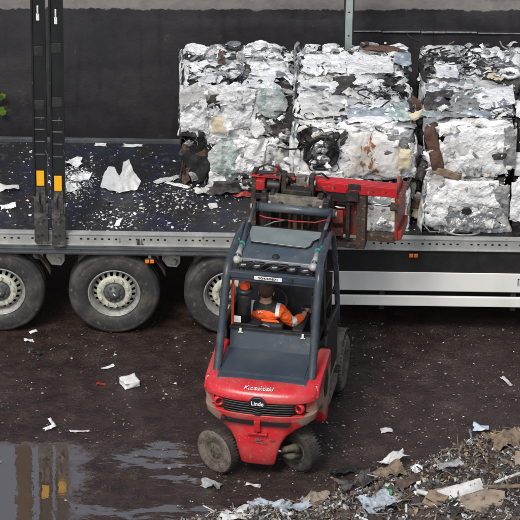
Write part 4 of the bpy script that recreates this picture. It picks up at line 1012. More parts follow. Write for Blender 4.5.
    # torn bits and thin strips over the big panels; dark strips paint shaded slits
    for face, area in faces:
        if face in 'LR' or dens < .5: continue
        for k in range(int(area * 110)):
            u, v = rnd.uniform(-.92, .92), rnd.uniform(-.88, .9); p, nn = place(face, u, v, rnd.uniform(.02, .055))
            clump = noise.noise(Vector((p.x * 3.2, p.y * 3.2 + seed, p.z * 3.2)))
            if clump < -.02: continue
            c_ = rnd.random()
            if c_ < .5:
                sz = rnd.uniform(.03, .11); t = .5
                n2 = (nn + Vector((rnd.uniform(-t, t), rnd.uniform(-t, t), rnd.uniform(-t, t)))).normalized()
                sheet(q.bm, p, n2, sz, sz * rnd.uniform(.3, 1), seed * 7 + k, rnd.choice((0, 0, 0, 1, 1, 2, 9) if face == 'F' else (0, 0, 1, 2, 3, 9)), 1.1, .012, ragged=.5)
            else:
                d = Vector((rnd.uniform(-1, 1), rnd.uniform(-1, 1), rnd.uniform(-1, 1))); d = (d - nn * d.dot(nn)).normalized(); s_ = nn.cross(d); L_ = rnd.uniform(.04, .20); b_ = rnd.uniform(-.05, .05)
                q.tube([p + d * L_ * (i / 7 - .5) + s_ * b_ * math.sin(i / 7 * 3.14) + s_ * .01 * math.sin(i * 1.7 + k) for i in range(8)], rnd.choice((.002, .003, .004, .006)), 5, rnd.choice((4, 3, 2, 2, 2, 1, 1)))
    q.build('crushed_metal', BM, root, normals=False)
    for ft in feats:
        face, u, v, w_, h_, m_, shape, nm, lift = ft[:9]
        p, nn = place(face, u, v, lift)
        q = MB()
        if shape in ('rect', 'disc'):
            sheet(q.bm, p, nn, w_, h_, seed * 3 + len(nm) + u, 0, ft[9] if len(ft) > 9 else .9, .015, roll=ft[10] if len(ft) > 10 else rnd.uniform(-.2, .2), ragged=.16, shape=shape, tuck=.12, style=1)
        elif shape == 'ring':
            xx = Vector((0, 0, 1)).cross(nn).normalized() if abs(nn.z) < .9 else Vector((1, 0, 0)); yy = nn.cross(xx)
            for rr in range(3):
                pts = [p + (xx * math.cos(a) * w_ / 2 * (1 - .10 * rr) + yy * math.sin(a) * h_ / 2 * (1 - .10 * rr)) * (1 + .06 * nz3((math.cos(a) * 2, math.sin(a) * 2, seed + rr))) + nn * (.02 * nz3((math.cos(a) * 3, math.sin(a) * 3, seed + 3)) - .008 * rr) for a in [2 * math.pi * k / 40 for k in range(41)]]
                q.tube(pts, .020 - .004 * rr, 8, caps=False)
        elif shape == 'wire':
            for k in range(int(w_)):
                pp = p + Vector((rnd.uniform(-1, 1) * h_, rnd.uniform(-1, 1) * h_ * (.8 if face == 'T' else .02), rnd.uniform(-.02, .04) if face == 'T' else rnd.uniform(-1, 1) * h_ * .6))
                q.tube([Vector((a.x, a.y, min(a.z, H + .07 + .02 * math.sin(a.x * 20)) if face == 'T' else max(.02, min(H, a.z)))) for a in wire_pts(pp, .030, rnd.randint(8, 18), .25, n=nn)], rnd.choice((.005, .008, .010)), 6)
                q.build(nm, m_, root, normals=False); q = MB()
            q.bm.free(); continue
        if shape in ('rect', 'disc'):
            n0 = nn.normalized(); base = p.dot(n0)
            for v in q.bm.verts:
                ex = v.co.dot(n0) - (base + .015)
                if ex > 0: v.co -= n0 * (ex - .075 * math.tanh(ex / .09))
                v.co.x = max(-W / 2 - .02, min(W / 2 + .02, v.co.x)); v.co.z = min(v.co.z, H + .09)
        q.build(nm, m_, root, normals=False)
    return root
WP = [(0, 56), (1, 22), (2, 12), (3, 8), (5, 1.5), (6, .6), (7, .8), (8, .4), (9, 4), (10, 2)]
MP = [(0, 40), (1, 26), (2, 18), (3, 10), (4, 3), (6, 1), (7, 1), (8, 1.5), (9, 5)]
DP = [(0, 11), (1, 14), (2, 20), (3, 26), (4, 12), (7, 1), (8, 3), (9, 8), (11, .3)]
BP = [(3, 20), (4, 30), (8, 8), (2, 4), (1, 3)]
# column 1 (back row only)
bale(-.90, -.62, 1.34, 2.3, 1.29, 1.98, 'charred black slab of scrap at lower left corner of the bale stack', 11, BP, 1.1, left=True, top=False)
bale(-.61, .36, 1.27, 2.36, 1.29, 1.97, 'lower left bale of white sheet and grey glass, behind the clamp hoses', 12, WP, 1.05,
     [('F', -.60, .20, .38, .46, 'sgl', 'disc', 'glass_door', .03, .6), ('F', .48, .25, .22, .34, 'sw', 'ring', 'drum_ring', .03), ('F', .48, .25, .17, .28, 'sw2', 'disc', 'drum_plate', .02, .5),
      ('F', -.02, .3, .34, .5, 'sw', 'rect', 'white_panel', .02, 1.2), ('F', -.35, -.85, .5, .16, 'sd', 'rect', 'dark_strip', .03, 1.)], left=True, top=False)
bale(-.93, .37, 1.27, 2.36, 1.97, 2.60, 'upper left bale with large white folded plate and round grey green glass', 13, WP, 1.05,
     [('F', -.02, .15, .36, .50, 'sw', 'rect', 'white_panel', .05, .55, 0.), ('F', -.02, .72, .42, .22, 'sw', 'rect', 'white_panel', .06, .6), ('F', .60, .42, .36, .44, 'sgl', 'disc', 'glass_door', .04, .7),
      ('F', -.78, .1, .32, .60, 'sw', 'rect', 'white_panel', .04, 1.1), ('F', -.86, .62, .34, .26, 'sw2', 'rect', 'bent_flap', .07, .5, .5), ('F', -.28, -.55, .24, .2, 'sy', 'rect', 'foam_piece', .03, .8),
      ('T', .55, -.3, .46, .36, 'sw', 'rect', 'white_panel', .03, 1.), ('T', -.1, .3, 5, .35, 'sg', 'wire', 'loose_tubes', .05), ('T', -.3, .2, .10, .4, 'sr', 'rect', 'rusty_strip', .02, 1.2),
      ('T', -.1, .75, .17, .17, 'galvs', 'disc', 'round_cap', .08, .5), ('T', -.1, .75, .19, .19, 'sb', 'ring', 'black_hoop', .07)], left=True, right=True)
# column 2
bale(.40, 1.70, 1.36, 2.38, 1.29, 2.60, 'rear bale of crumpled white sheet in front of the pale far post', 21, WP, 1.1,
     [('T', -.5, -.2, .55, .5, 'sw', 'rect', 'white_panel', .03, 1.4), ('T', .3, -.3, .5, .5, 'sw', 'rect', 'white_panel', .04, 1.5),
      ('T', .55, .75, .5, .10, 'sr', 'rect', 'rusty_strip', .02, .9), ('T', .0, .1, 4, .3, 'sw2', 'wire', 'loose_tubes', .04), ('T', .93, .1, .28, .42, 'sbl', 'disc', 'blue_glass', .06, .5)], left=True)
bale(.42, 1.66, .27, 1.32, 1.29, 1.92, 'front bale held behind the red clamp arm, yellowed foam showing', 22, MP, 1.,
     [('F', .72, -.15, .34, .30, 'sy', 'rect', 'foam_piece', .03, .8, 0.), ('F', .70, .35, .36, .2, 'sgl', 'rect', 'glass_piece', .03, .7), ('F', .2, .75, .3, .12, 'sb', 'rect', 'dark_strip', .03, 1.2), ('F', -.2, .8, .5, .12, 'sw', 'rect', 'white_panel', .04, .9)], top=False, left=True, right=True)
bale(.40, 1.70, .30, 1.34, 1.92, 2.58, 'upper front bale with washing machine door ring and rust streaked white plate', 23, WP, 1.,
     [('F', .36, .0, .58, .52, 'swr', 'rect', 'rust_streaked_panel', .06, .45, 0.), ('F', -.58, .05, .37, .40, 'sb', 'ring', 'door_seal', .06), ('F', -.58, .05, .40, .44, 'sb', 'disc', 'black_dish', .03, .9),
      ('F', -.60, .03, .25, .33, 'galvs', 'disc', 'door_window', .075, .15), ('F', -.6, -.85, .5, .14, 'sw', 'rect', 'white_panel', .05, .8, 0.), ('F', .87, -.15, .14, .26, 'sy', 'rect', 'foam_piece', .05, .7, 0.),
      ('F', -.55, .1, 12, .24, 'sb', 'wire', 'black_hoses', .05), ('T', .28, -.55, .52, .34, 'sbl', 'rect', 'blue_glass', .04, .55, 0.), ('T', .25, -.9, .5, .12, 'sw', 'rect', 'white_panel', .05, .5, 0.),
      ('T', -.55, -.2, .52, .55, 'sw2', 'rect', 'white_panel', .04, .45, .1), ('T', -.45, -.55, 4, .3, 'sb', 'wire', 'black_wires', .06), ('T', .75, -.4, .28, .5, 'sgl', 'rect', 'glass_piece', .03, .9),
      ('T', .2, .45, 4, .25, 'sb', 'wire', 'black_wires', .06)], left=True, right=True)
# column 3
bale(1.86, 3.00, 1.40, 2.38, 1.29, 2.60, 'rear bale of dark wires and grey scrap right of the blue glass', 31, DP, 1.3,
     [('T', -.4, .1, 34, .42, 'sb', 'wire', 'tangled_wires', .06), ('T', .3, -.1, 22, .42, 'sg', 'wire', 'tangled_wires', .06), ('T', .45, -.85, .22, .2, 'sy', 'disc', 'pale_lid', .07, .3), ('T', .72, -.7, .22, .22, 'sw', 'ring', 'white_hoop', .08),
      ('T', .3, .5, .35, .3, 'sw', 'rect', 'white_panel', .04, 1.2), ('T', -.55, -.6, .25, .4, 'sw', 'rect', 'white_panel', .04, 1.2)], left=True)
bale(1.86, 2.80, .24, 1.34, 1.29, 2.00, 'bright white lower bale at the rail, grey hose loop hanging from it', 32, WP, 1.05,
     [('F', .1, .45, .62, .34, 'sw', 'rect', 'white_panel', .05, .55, 0.), ('F', -.7, .0, .26, .5, 'sw', 'rect', 'white_panel', .04, .8, 0.), ('F', .1, -.5, .6, .26, 'galvs', 'rect', 'foil_sheet', .03, 1.3), ('F', .82, .2, .2, .4, 'sg', 'rect', 'grey_panel', .03, .6, 0.),
      ('F', .0, -.1, .12, .10, 'sb', 'disc', 'dark_hole', .10, .2)], top=False, left=True)
bale(1.84, 2.84, .28, 1.36, 2.00, 2.64, 'upper front bale of smooth white moulding with dark oval opening', 33, WP, 1.,
     [('F', .15, .05, .74, .58, 'sw', 'rect', 'white_panel', .05, .4, 0.), ('F', .66, -.05, .17, .10, 'sd', 'disc', 'dark_hole', .13, .2), ('F', .95, .2, .22, .50, 'sg', 'rect', 'grey_panel', .06, .5, 0.),
      ('F', -.82, .15, .14, .58, 'sr', 'rect', 'brown_board', .07, .5, .25), ('F', -.5, -.85, .34, .10, 'tan', 'rect', 'tan_wedge', .08, .3, -.3), ('T', -.3, -.4, .5, .55, 'sg', 'rect', 'grey_panel', .03, 1.2), ('T', -.7, -.1, .3, .5, 'sd', 'rect', 'dark_strip', .03, 1.3),
      ('T', .1, -.75, .34, .14, 'sbl', 'rect', 'blue_glass', .06, .4, -.3), ('T', .6, .1, .5, .5, 'sw', 'rect', 'white_panel', .03, 1.1)], left=True)
# column 4
bale(3.04, 4.1, 1.40, 2.38, 1.29, 2.58, 'rear bale of grey scrap at the right edge of the photo', 41, MP, .8)
bale(2.84, 4.0, .26, 1.34, 1.29, 1.98, 'lower white bale cut by the right edge of the photo', 42, WP, .9, [('F', -.85, .2, .2, .5, 'sw', 'rect', 'white_panel', .04, .8, 0.)], top=False)
bale(2.88, 4.0, .34, 1.34, 1.98, 2.58, 'upper dark bale cut by the right edge of the photo', 43, DP, .9, [('F', -.9, -.4, .22, .3, 'sw', 'rect', 'white_panel', .06, 1., 0.), ('T', -.6, -.3, .5, .5, 'sw', 'rect', 'white_panel', .04, 1.)], left=True)
rnd = random.Random(77)

# loose scrap in the dark gap between columns, hoses on the right bale
def scrap(name, label, cat, loc, build, m, group=None, parent=None, **k):
    q = MB(); build(q); o = q.build(name, m, parent, normals=False); o.location = loc; tag(o, label, cat, group); return o
q = MB()
for k in range(3):
    pts = [(.0 + .02 * k, -.02 * k, .62 - .05 * k), (-.03, -.02, .45), (.01 + .015 * k, -.03, .25), (-.02, -.05, .12), (.06, -.08, .03), (.18 + .02 * k, -.06, .02)]
    q.tube(pts, .010, 8)
o = q.build('grey_hose', 'sg'); o.location = (1.86, .22, 1.31); tag(o, 'bundle of grey hoses hanging down the left corner of the bright white bale', 'hose')
q = MB(); q.tube([(.2 * math.cos(a) * 1.0, .06 * math.sin(a) - .02, .012 + .0 * a) if False else (.19 * math.cos(a), -.10 + .10 * math.sin(a), .02 + .05 * max(0, math.sin(a))) for a in [math.pi * (.95 + 1.1 * k / 20) for k in range(21)]], .009, 8)
o = q.build('grey_hose', 'sg'); o.location = (2.30, .24, 1.335); tag(o, 'grey hose loop drooping over the rail below the bright white bale', 'hose')
q = MB()
for k in range(46):
    sheet(q.bm, (rnd.uniform(-.06, .07), rnd.uniform(-.12, .5), .06 + .028 * k), (rnd.uniform(-.4, .4), -1, rnd.uniform(-.2, .6)), rnd.uniform(.06, .16), rnd.uniform(.10, .26), k + 500, rnd.choice((0, 1, 1, 2, 3, 4, 3, 5)), 1.2, .016)
o = q.build('gap_scrap', ['sr', 'sd', 'sy', 'sg', 'sw2', 'sb'], normals=False); o.location = (1.78, .50, 1.30); tag(o, 'tall rusty and beige scrap wedged in the gap between two bale columns', 'scrap', kind='stuff')

# ------------------------------------------------------------------ litter on deck
def litter_mb(n, fn, mats, wts, smin, smax, seed, flat=.35):
    r = random.Random(seed); q = MB()
    for k in range(n):
        x, y, z, keep = fn(r)
        if not keep: continue
        s = smin + (smax - smin) * r.random() ** 3
        chip(q.bm, (x, y, z + s * .12), s, r.choices(range(len(mats)), wts)[0], r, flat)
    return q, mats
def fdeck(r):
    x = r.uniform(-3.6, 1.8); y = r.uniform(.10, 2.36)
    dens = .5 + .9 * noise.noise(Vector((x * 1.8, y * 2.2, 1))) + .3 * (y < 1.2)
    # drift of chips beside the posts
    if r.random() < .30: x = r.gauss(-2.2, .14); y = r.gauss(1.35, .22); return x, y, 1.292, .1 < y < 2.3
    if r.random() < .16: x = r.gauss(-1.0, .3); y = r.gauss(1.05, .3); return x, y, 1.292, .1 < y < 2.3
    if r.random() < .12: x = r.gauss(-1.65, .25); y = r.gauss(.45, .2); return x, y, 1.292, .1 < y < 2.3
    return x, y, 1.292, r.random() < dens
q, mm = litter_mb(4600, fdeck, ['sw', 'sw2', 'sg', 'sd', 'brown', 'srd'], [34, 26, 14, 12, 12, 1], .005, .032, 5)
tag(q.build('deck_litter', mm, normals=False), 'small white chips and grit scattered over the dark blue deck', 'litter', kind='stuff')

def crumpled(name, label, cat, loc, w_, h_, m_, amp=1., tilt=(0, 0, 1), roll=0., seed=1, group=None, lift=.02, fold=0.):
    q = MB(); sheet(q.bm, (0, 0, 0), tilt, w_, h_, seed, 0, amp, .012, roll=roll, ragged=.30, tuck=.04)
    lo = None
    for v in q.bm.verts:
        if fold: v.co.z += fold * abs(v.co.x) ** 1.3
    lo = min(v.co.z for v in q.bm.verts)
    for v in q.bm.verts: v.co.z -= lo
    o = q.build(name, m_, normals=False); o.location = loc
    sd = o.modifiers.new('thick', 'SOLIDIFY'); sd.thickness = .003; tag(o, label, cat, group); return o
# big white folded bag on deck
q = MB(); rr = random.Random(3)
outline = [(-.24, -.05, .0), (-.20, .04, .12), (-.15, .08, .20), (-.08, .06, .19), (-.03, .02, .10), (.02, .05, .15), (.03, .09, .27), (.09, .10, .28), (.14, .06, .16), (.23, .0, .05), (.19, -.12, .0), (.02, -.19, .0), (-.13, -.14, .0)]
ctr = q.bm.verts.new((0, -.05, .10)); vs = [q.bm.verts.new(p) for p in outline]
for k in range(len(vs)): q.bm.faces.new((vs[k], vs[(k + 1) % len(vs)], ctr))
bmesh.ops.subdivide_edges(q.bm, edges=q.bm.edges[:], cuts=4, use_grid_fill=True)
for v in q.bm.verts: v.co += Vector((0, 0, 1)) * .04 * abs(noise.noise(v.co * 9)) + Vector((0, -1, 0)) * .03 * noise.noise(v.co * 13); v.co.z = max(v.co.z, .0)
o = q.build('plastic_bag', 'white', normals=False); o.location = (-1.63, 1.27, 1.293); tag(o, 'large white crumpled plastic sheet standing up in two peaks on the deck', 'plastic sheet')
o.modifiers.new('thick', 'SOLIDIFY').thickness = .003
GD = 'white scrap strips lying on the deck'
crumpled('scrap_strip', 'wide pale strip on the deck between white plastic sheet and bales', 'scrap', (-1.10, 1.43, 1.293), .32, .10, 'sw2', .5, roll=.55, seed=2, group=GD)
crumpled('scrap_strip', 'narrow white strip touching the foot of the charred slab', 'scrap', (-.97, 1.30, 1.293), .30, .06, 'sw', .4, roll=-.35, seed=3, group=GD)
crumpled('scrap_strip', 'flat white piece at the far rail nearest the black posts', 'scrap', (-1.92, 2.34, 1.293), .13, .07, 'sw', .4, roll=-.1, seed=4, group=GD)
crumpled('scrap_strip', 'longer flat white piece at the far rail, above the plastic sheet', 'scrap', (-1.53, 2.32, 1.293), .22, .06, 'sw', .4, roll=-.05, seed=5, group=GD)
crumpled('scrap_strip', 'curled white strip near the side rail above the middle wheel', 'scrap', (-1.62, .30, 1.293), .17, .05, 'sw', .8, roll=1.1, seed=6, group=GD, fold=1.)
crumpled('scrap_pad', 'crumpled cream pad on the deck at the left edge of the photo', 'scrap', (-2.93, 1.13, 1.293), .24, .13, 'sw2', 1., roll=0, seed=7)
crumpled('scrap_strip', 'thin white looped strip on the deck below the cream pad', 'scrap', (-2.90, .66, 1.293), .18, .07, 'sw', .9, roll=.2, seed=8, group=GD)
for k, (x, y, s, lb) in enumerate(((-2.22, 1.80, .16, 'tall white shard right of the black posts'), (-2.12, 1.40, .17, 'torn white sheet right of the yellow reflectors'), (-2.20, 1.16, .14, 'ragged white piece below the torn sheet by the posts'), (-1.75, .81, .08, 'grey tilted flake on deck in front of the plastic sheet'))):
    crumpled('scrap_sheet', lb, 'scrap', (x, y, 1.293), s * 1.35, s * .95, 'sw' if k != 3 else 'sg', 1.3, roll=k * .9, seed=20 + k, fold=.6)
crumpled('crushed_box', 'dark crumpled scrap at foot of left bale by the clamp', 'scrap', (-.42, 1.13, 1.293), .40, .20, 'sd', 1.3, seed=31)
crumpled('red_scrap', 'small dark red crumpled piece at foot of left bale', 'scrap', (-.22, 1.05, 1.293), .2, .10, 'srd', 1.2, seed=32)
crumpled('crushed_box', 'white and grey crumpled flap lying before the charred slab', 'scrap', (-.66, 1.12, 1.293), .22, .14, 'sw2', 1.2, seed=33, roll=.4)
crumpled('crushed_box', 'pale flattened piece on deck left of the mast', 'scrap', (-.55, .75, 1.293), .10, .06, 'sw2', 1., seed=34, roll=.4)

# ------------------------------------------------------------------ litter on ground
def fgr(r):
    x = r.uniform(-3.6, 3.6); y = r.uniform(-4.4, .4)
    d = .35 + .8 * noise.noise(Vector((x * 1.3, y * 1.6, 4))) + (.30 if x > .6 else -.08) - (.5 if (x < -1.5 and y < -2.4) else 0)
    if r.random() < .25 and x > .3: d += .3 + 2.5 * max(0, noise.noise(Vector((x * 4, y * 5, 9))))
    return x, y, .004, r.random() < d
q, mm = litter_mb(12000, fgr, ['sw', 'sw2', 'sg', 'brown', 'greyb', 'tan'], [3, 8, 16, 40, 26, 7], .003, .026, 9)
tag(q.build('ground_litter', mm, normals=False), 'small pale chips and crumbs strewn over the wet ground', 'litter', kind='stuff')
GG = 'white litter pieces on the wet ground'
q = MB(); bmesh.ops.create_cube(q.bm, size=1.); bmesh.ops.subdivide_edges(q.bm, edges=q.bm.edges[:], cuts=7, use_grid_fill=True)
for v in q.bm.verts:
    v.co = Vector((v.co.x * .19, v.co.y * .17, (v.co.z + .5) * .075)); v.co += Vector((1, 1, .6)) * .022 * noise.noise(v.co * 14) * (1 if v.co.z > .01 else .3)
    v.co.x += .25 * v.co.y * abs(v.co.y) * 3
for f in q.bm.faces: f.smooth = True
o = q.build('foam_block', 'white'); o.location = (-1.44, -1.12, .004); o.rotation_euler = (0, 0, .5); tag(o, 'white dented foam block lying on the ground between truck and puddle', 'foam block')
crumpled('litter_strip', 'twisted white strip up and left of the foam block', 'litter', (-1.70, -.74, .004), .16, .045, 'sw', 1., roll=.7, seed=42)
crumpled('litter_flake', 'small dark red flake left of the foam block', 'litter', (-1.76, -1.13, .004), .10, .05, 'srd', .6, seed=43)
crumpled('rubber_strip', 'black rubber strip on the ground below the leftmost wheel', 'rubber strip', (-2.54, -.42, .004), .20, .06, 'sb', .8, roll=-.8, seed=44)
crumpled('litter_flake', 'white flat shard just below the leftmost wheel', 'litter', (-2.63, -.17, .004), .11, .06, 'sw', .8, roll=.3, seed=45)
crumpled('litter_flake', 'short white shard above the black rubber strip', 'litter', (-2.60, .06, .004), .09, .05, 'sw', .8, roll=.5, seed=46)
q = MB(); sheet(q.bm, (0, .09, .01), (0, 0, 1), .17, .035, 3, 0, .4, .012, roll=-1.15, ragged=.3); sheet(q.bm, (-.02, -.02, .01), (0, 0, 1), .14, .05, 5, 0, .4, .012, roll=.6, ragged=.3)
o = q.build('litter_strip', 'sw', normals=False); o.location = (-2.26, -2.10, .006); tag(o, 'white strip bent into a V beside the puddle', 'litter')
crumpled('litter_strip', 'long pale flat strip lying right of the V shaped one', 'litter', (-1.95, -2.17, .004), .22, .05, 'sw2', .6, roll=.08, seed=48)
crumpled('litter_strip', 'dirty pale stick on the ground near the right edge, above the rubble', 'litter', (2.80, -.93, .004), .20, .05, 'sw2', .6, roll=-1., seed=49)
crumpled('plastic_bag', 'pale blue plastic scrap at the top of the rubble slope', 'plastic bag', (2.46, -2.02, .03), .17, .11, 'paleblue', 1.2, roll=-.1, seed=50, fold=.5)
crumpled('litter_flake', 'lone white crumple on the mud above the rubble heap', 'litter', (1.42, -2.06, .004), .13, .09, 'sw2', 1.1, roll=.1, seed=51)
crumpled('torn_sheet', 'torn off white sheet lying at the upper edge of the rubble', 'torn sheet', (1.48, -2.74, .02), .30, .13, 'sw2', 1.5, roll=.5, seed=52)
crumpled('torn_sheet', 'muddy grey torn film in front of the forklift rear wheel', 'torn sheet', (-.48, -3.27, .004), .22, .12, 'sg', 1.4, roll=-.5, seed=53)
crumpled('litter_flake', 'small white scrap under the rear tip of the forklift', 'litter', (-.04, -3.24, .004), .16, .05, 'sw2', 1.1, roll=-.2, seed=54)
crumpled('torn_sheet', 'dark wet film on the mud right of the steered wheel', 'torn sheet', (.95, -2.95, .004), .34, .14, 'sb', 1.1, roll=.5, seed=55)

# ------------------------------------------------------------------ rubble heap (lower right)
EDGE = [(-3., -4.6), (-1.2, -4.25), (-.25, -3.72), (.35, -3.62), (.8, -3.45), (1.05, -3.15), (1.6, -2.85), (2.1, -2.45), (2.5, -2.15), (2.95, -2.02), (3.8, -1.9), (7, -1.6)]
def edge_y(x):
    for (a, b), (c, d) in zip(EDGE, EDGE[1:]):
        if a <= x <= c: return b + (d - b) * (x - a) / (c - a)
    return -4.6 if x < 0 else -1.6
def heap_h(x, y):
    t = edge_y(x) + .13 * nz3((x * 3, y * 3, 2)) - y
    if t <= 0: return -.05
    k = .18 + .08 * max(0, min(1, (x - .8) / 1.5))
    return k * t ** .9 * (1 - .08 * t) + .14 * nz3((x * 2.2, y * 2.2, 7)) * min(1, t * 3) + .05 * nz3((x * 8, y * 8, 7)) * min(1, t * 4) + .0
q = MB(); nx, ny = 170, 90
V = [[q.bm.verts.new((-1.6 + 7.6 * i / nx, -6.2 + 4.8 * j / ny, heap_h(-1.6 + 7.6 * i / nx, -6.2 + 4.8 * j / ny))) for i in range(nx + 1)] for j in range(ny + 1)]
for j in range(ny):
    for i in range(nx):
        vv = (V[j][i], V[j][i + 1], V[j + 1][i + 1], V[j + 1][i])
        if max(v.co.z for v in vv) > -.04: q.bm.faces.new(vv)
bmesh.ops.delete(q.bm, geom=[v for v in q.bm.verts if not v.link_faces], context='VERTS')
M['heapsoil'] = mat('heap_soil', (.040, .030, .025), (.085, .065, .052), .85, 0, 7, .4, .65, .9, 30, (.17, .15, .13), .6, .68, 30)
nsoil = len(q.bm.faces)
r = random.Random(21)
M['card'] = mat('wet_cardboard', (.33, .265, .20), (.20, .155, .115), .85, 0, 6, .4, .65, .5, 30, (.09, .07, .055), .56, .66, 12)
M['paleblue'] = mat('dirty_pale_film', (.42, .49, .54), (.30, .33, .34), .35, 0, 7, .4, .65, .4, 30, (.12, .10, .09), .58, .68, 14)
HM = ['heapsoil', 'brown', 'greyb', 'tan', 'sw2', 'card', 'wood', 'sd', 'sg', 'sw', 'paleblue', 'green', 'sr']
for k in range(46000):
    x = r.uniform(-.9, 3.6); y = edge_y(x) - (abs(r.gauss(0, .5)) if r.random() < .4 else r.uniform(0, 2.9)) + .05
    if y < -5.2: continue
    h = heap_h(x, y)
    if h < -.02: h = 0
    tanzone = max(0, 1 - ((x - 2.7) ** 2 + (y + 2.75) ** 2) / .45)
    wt = [14, 30, 26, 3 + 45 * tanzone, 8, 3, 4, 20, 11, 3.5, 1.8, .15, 3]
    s = .004 + .05 * r.random() ** 5
    chip(q.bm, (x, y, h + s * .25), s, r.choices(range(13), wt)[0], r, 1.1)
for k in range(1300):   # slivers, sticks, wires
    x = r.uniform(-.6, 3.5); y = edge_y(x) - r.uniform(0, 2.7)
    if y < -5: continue
    h = max(0, heap_h(x, y)); L_ = r.uniform(.04, .20); a = r.uniform(0, 6.28); e = r.uniform(-.3, .5)
    d = Vector((math.cos(a), math.sin(a), e)) * L_
    tz = ((x - 2.7) ** 2 + (y + 2.75) ** 2) < .4
    mi = 3 if tz and r.random() < .6 else r.choices([1, 2, 4, 6, 7, 8], [8, 8, 4, 8, 8, 5])[0]
    p = Vector((x, y, h + .012))
    if r.random() < .55: q.beam(p, p + d, r.uniform(.004, .022), r.uniform(.003, .008), mi)
    else: q.tube([p, p + d * .5 + Vector((0, 0, .02)), p + d], r.uniform(.002, .005), 5, mi)
tag(q.build('rubble_heap', HM, normals=False), 'heap of shredded brown and grey waste sloping up to the lower right', 'rubble heap', kind='stuff')
def on(x, y, dz=.02): return (x, y, max(0, heap_h(x, y)) + dz)
# distinct pieces on heap
def panel(name, label, cat, x, y, w_, h_, t_, m_, rot, bev=.004, seed=0, rag=.12, dz=.03):
    q = MB(); pts = []
    cor = [(-1, -1), (1, -1), (1, 1), (-1, 1)]; rq = random.Random(seed * 31 + 5)
    cor = [(a + rq.uniform(-.22, .1) * a, b_ + rq.uniform(-.22, .1) * b_) for a, b_ in cor]
    for i in range(4):
        (ax, ay), (bx, by) = cor[i], cor[(i + 1) % 4]
        for k in range(9):
            t = k / 9; j = rag * .35 * rq.uniform(-1, 1) * (1 if k else 0)
            pts.append(((ax + (bx - ax) * t + j * (by - ay) * .5) * w_ / 2, (ay + (by - ay) * t - j * (bx - ax) * .5) * h_ / 2))
    q.prism(pts, 0, t_, 'Z')
    o = q.build(name, m_, bevel=bev); o.location = on(x, y, dz); o.rotation_euler = rot; tag(o, label, cat); return o
panel('cardboard_sheet', 'beige cardboard sheet right of the white pipe, upper of the overlapping boards', 'cardboard', 2.02, -3.98, .50, .26, .02, 'card', (.35, -.1, .25), seed=1)
panel('cardboard_sheet', 'pinkish brown cardboard sheet at the lower right, lying under the pale board', 'cardboard', 2.33, -4.22, .50, .42, .02, 'card', (.4, .08, .05), seed=2)
panel('foam_board', 'pale beige board lying across the cardboard sheets', 'board', 2.14, -4.06, .50, .16, .035, 'sw2', (.4, -.15, .25), seed=3, dz=.09)
panel('foam_board', 'small off white square board tilted beside the pipe end', 'board', 1.86, -4.20, .22, .18, .03, 'tan', (.5, .1, -.5), seed=4, dz=.08)
panel('cardboard_sheet', 'brown cardboard corner standing at the right edge of the photo', 'cardboard', 2.86, -3.15, .25, .20, .02, 'card', (.9, -.2, -.5), seed=5)
q = MB(); q.tube([(0, 0, 0), (.22, -.14, .02), (.40, -.27, .03), (.52, -.40, .02)], .026, 14); o = q.build('plastic_pipe', 'white'); o.location = on(1.70, -3.72, .07); tag(o, 'white plastic pipe poking out of the rubble towards the camera', 'pipe')
q = MB(); q.tube([(0, 0, 0), (.35, .10, .10)], .016, 10); o = q.build('wooden_stick', 'sw2'); o.location = on(2.50, -3.78, .08); tag(o, 'pale wooden stick leaning at the right edge above the cardboard', 'stick')
q = MB(); q.beam((0, 0, 0), (.35, -.06, .05), .05, .012); o = q.build('wooden_lath', 'tan'); o.location = on(2.42, -4.0, .12); tag(o, 'thin light lath across the corner of the pale board', 'lath')
crumpled('plastic_film', 'pale blue crumpled film at the bottom edge, left of the white pipe', 'plastic film', on(1.26, -3.98, .02), .34, .26, 'paleblue', 1.5, roll=.5, seed=61, fold=.3)
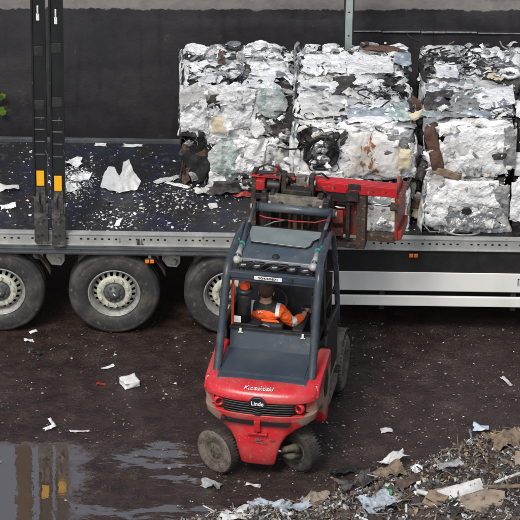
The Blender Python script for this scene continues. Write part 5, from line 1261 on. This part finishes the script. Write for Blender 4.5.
crumpled('plastic_film', 'dark grey crumpled bag at the left shoulder of the rubble', 'plastic film', on(1.06, -3.30, .02), .40, .24, 'sd', 2.0, roll=.5, seed=62, fold=.3)
crumpled('fibre_mat', 'grey brown matted clump behind the dark crumpled bag', 'fibre mat', on(1.40, -3.05, .02), .36, .20, 'tan', 1.6, roll=.4, seed=63)
crumpled('fibre_mat', 'light tan fluffy clump on the rubble at the right edge', 'fibre mat', on(2.72, -2.52, .03), .40, .32, 'tan', 2., roll=.4, seed=64, fold=.2)
crumpled('green_scrap', 'green plastic scrap left of the white pipe', 'scrap', on(1.39, -3.62, .03), .10, .18, 'green', 1.4, roll=.2, seed=65)
crumpled('rock_wool', 'dirty beige slab at the bottom edge between two bluish films', 'insulation', on(.60, -3.62, .01), .34, .22, 'card', 1.5, roll=1.1, seed=66)
crumpled('plastic_film', 'whitish blue rumpled film at the bottom edge below the forklift', 'plastic film', on(.14, -3.74, .01), .46, .24, 'paleblue', 1.4, roll=-.3, seed=67)
crumpled('plastic_film', 'greyish white film at the far left foot of the rubble', 'plastic film', on(-.20, -3.95, .01), .34, .2, 'sw2', 1.4, roll=.2, seed=68)
crumpled('torn_sheet', 'curved white scrap ring at the bottom edge under the steered wheel', 'torn sheet', on(.46, -3.78, .03), .22, .14, 'paleblue', 1.4, roll=.2, seed=69, fold=.6)
crumpled('torn_sheet', 'small white rag in the middle of the rubble edge', 'torn sheet', on(1.72, -3.05, .03), .12, .10, 'sw', 1.4, roll=.2, seed=70)
crumpled('torn_sheet', 'flat grey flap at the rubble shoulder above the cardboard', 'torn sheet', on(2.05, -3.2, .03), .24, .12, 'sg', 1.2, roll=.3, seed=71)
crumpled('torn_sheet', 'cream flap at the very top of the rubble near the blue scrap', 'torn sheet', on(2.62, -2.22, .03), .12, .07, 'sy', 1., roll=.1, seed=72)
crumpled('torn_sheet', 'brown crumpled rag left of the cardboard sheets', 'torn sheet', on(1.62, -3.40, .03), .26, .16, 'brown', 1.6, roll=.3, seed=73)
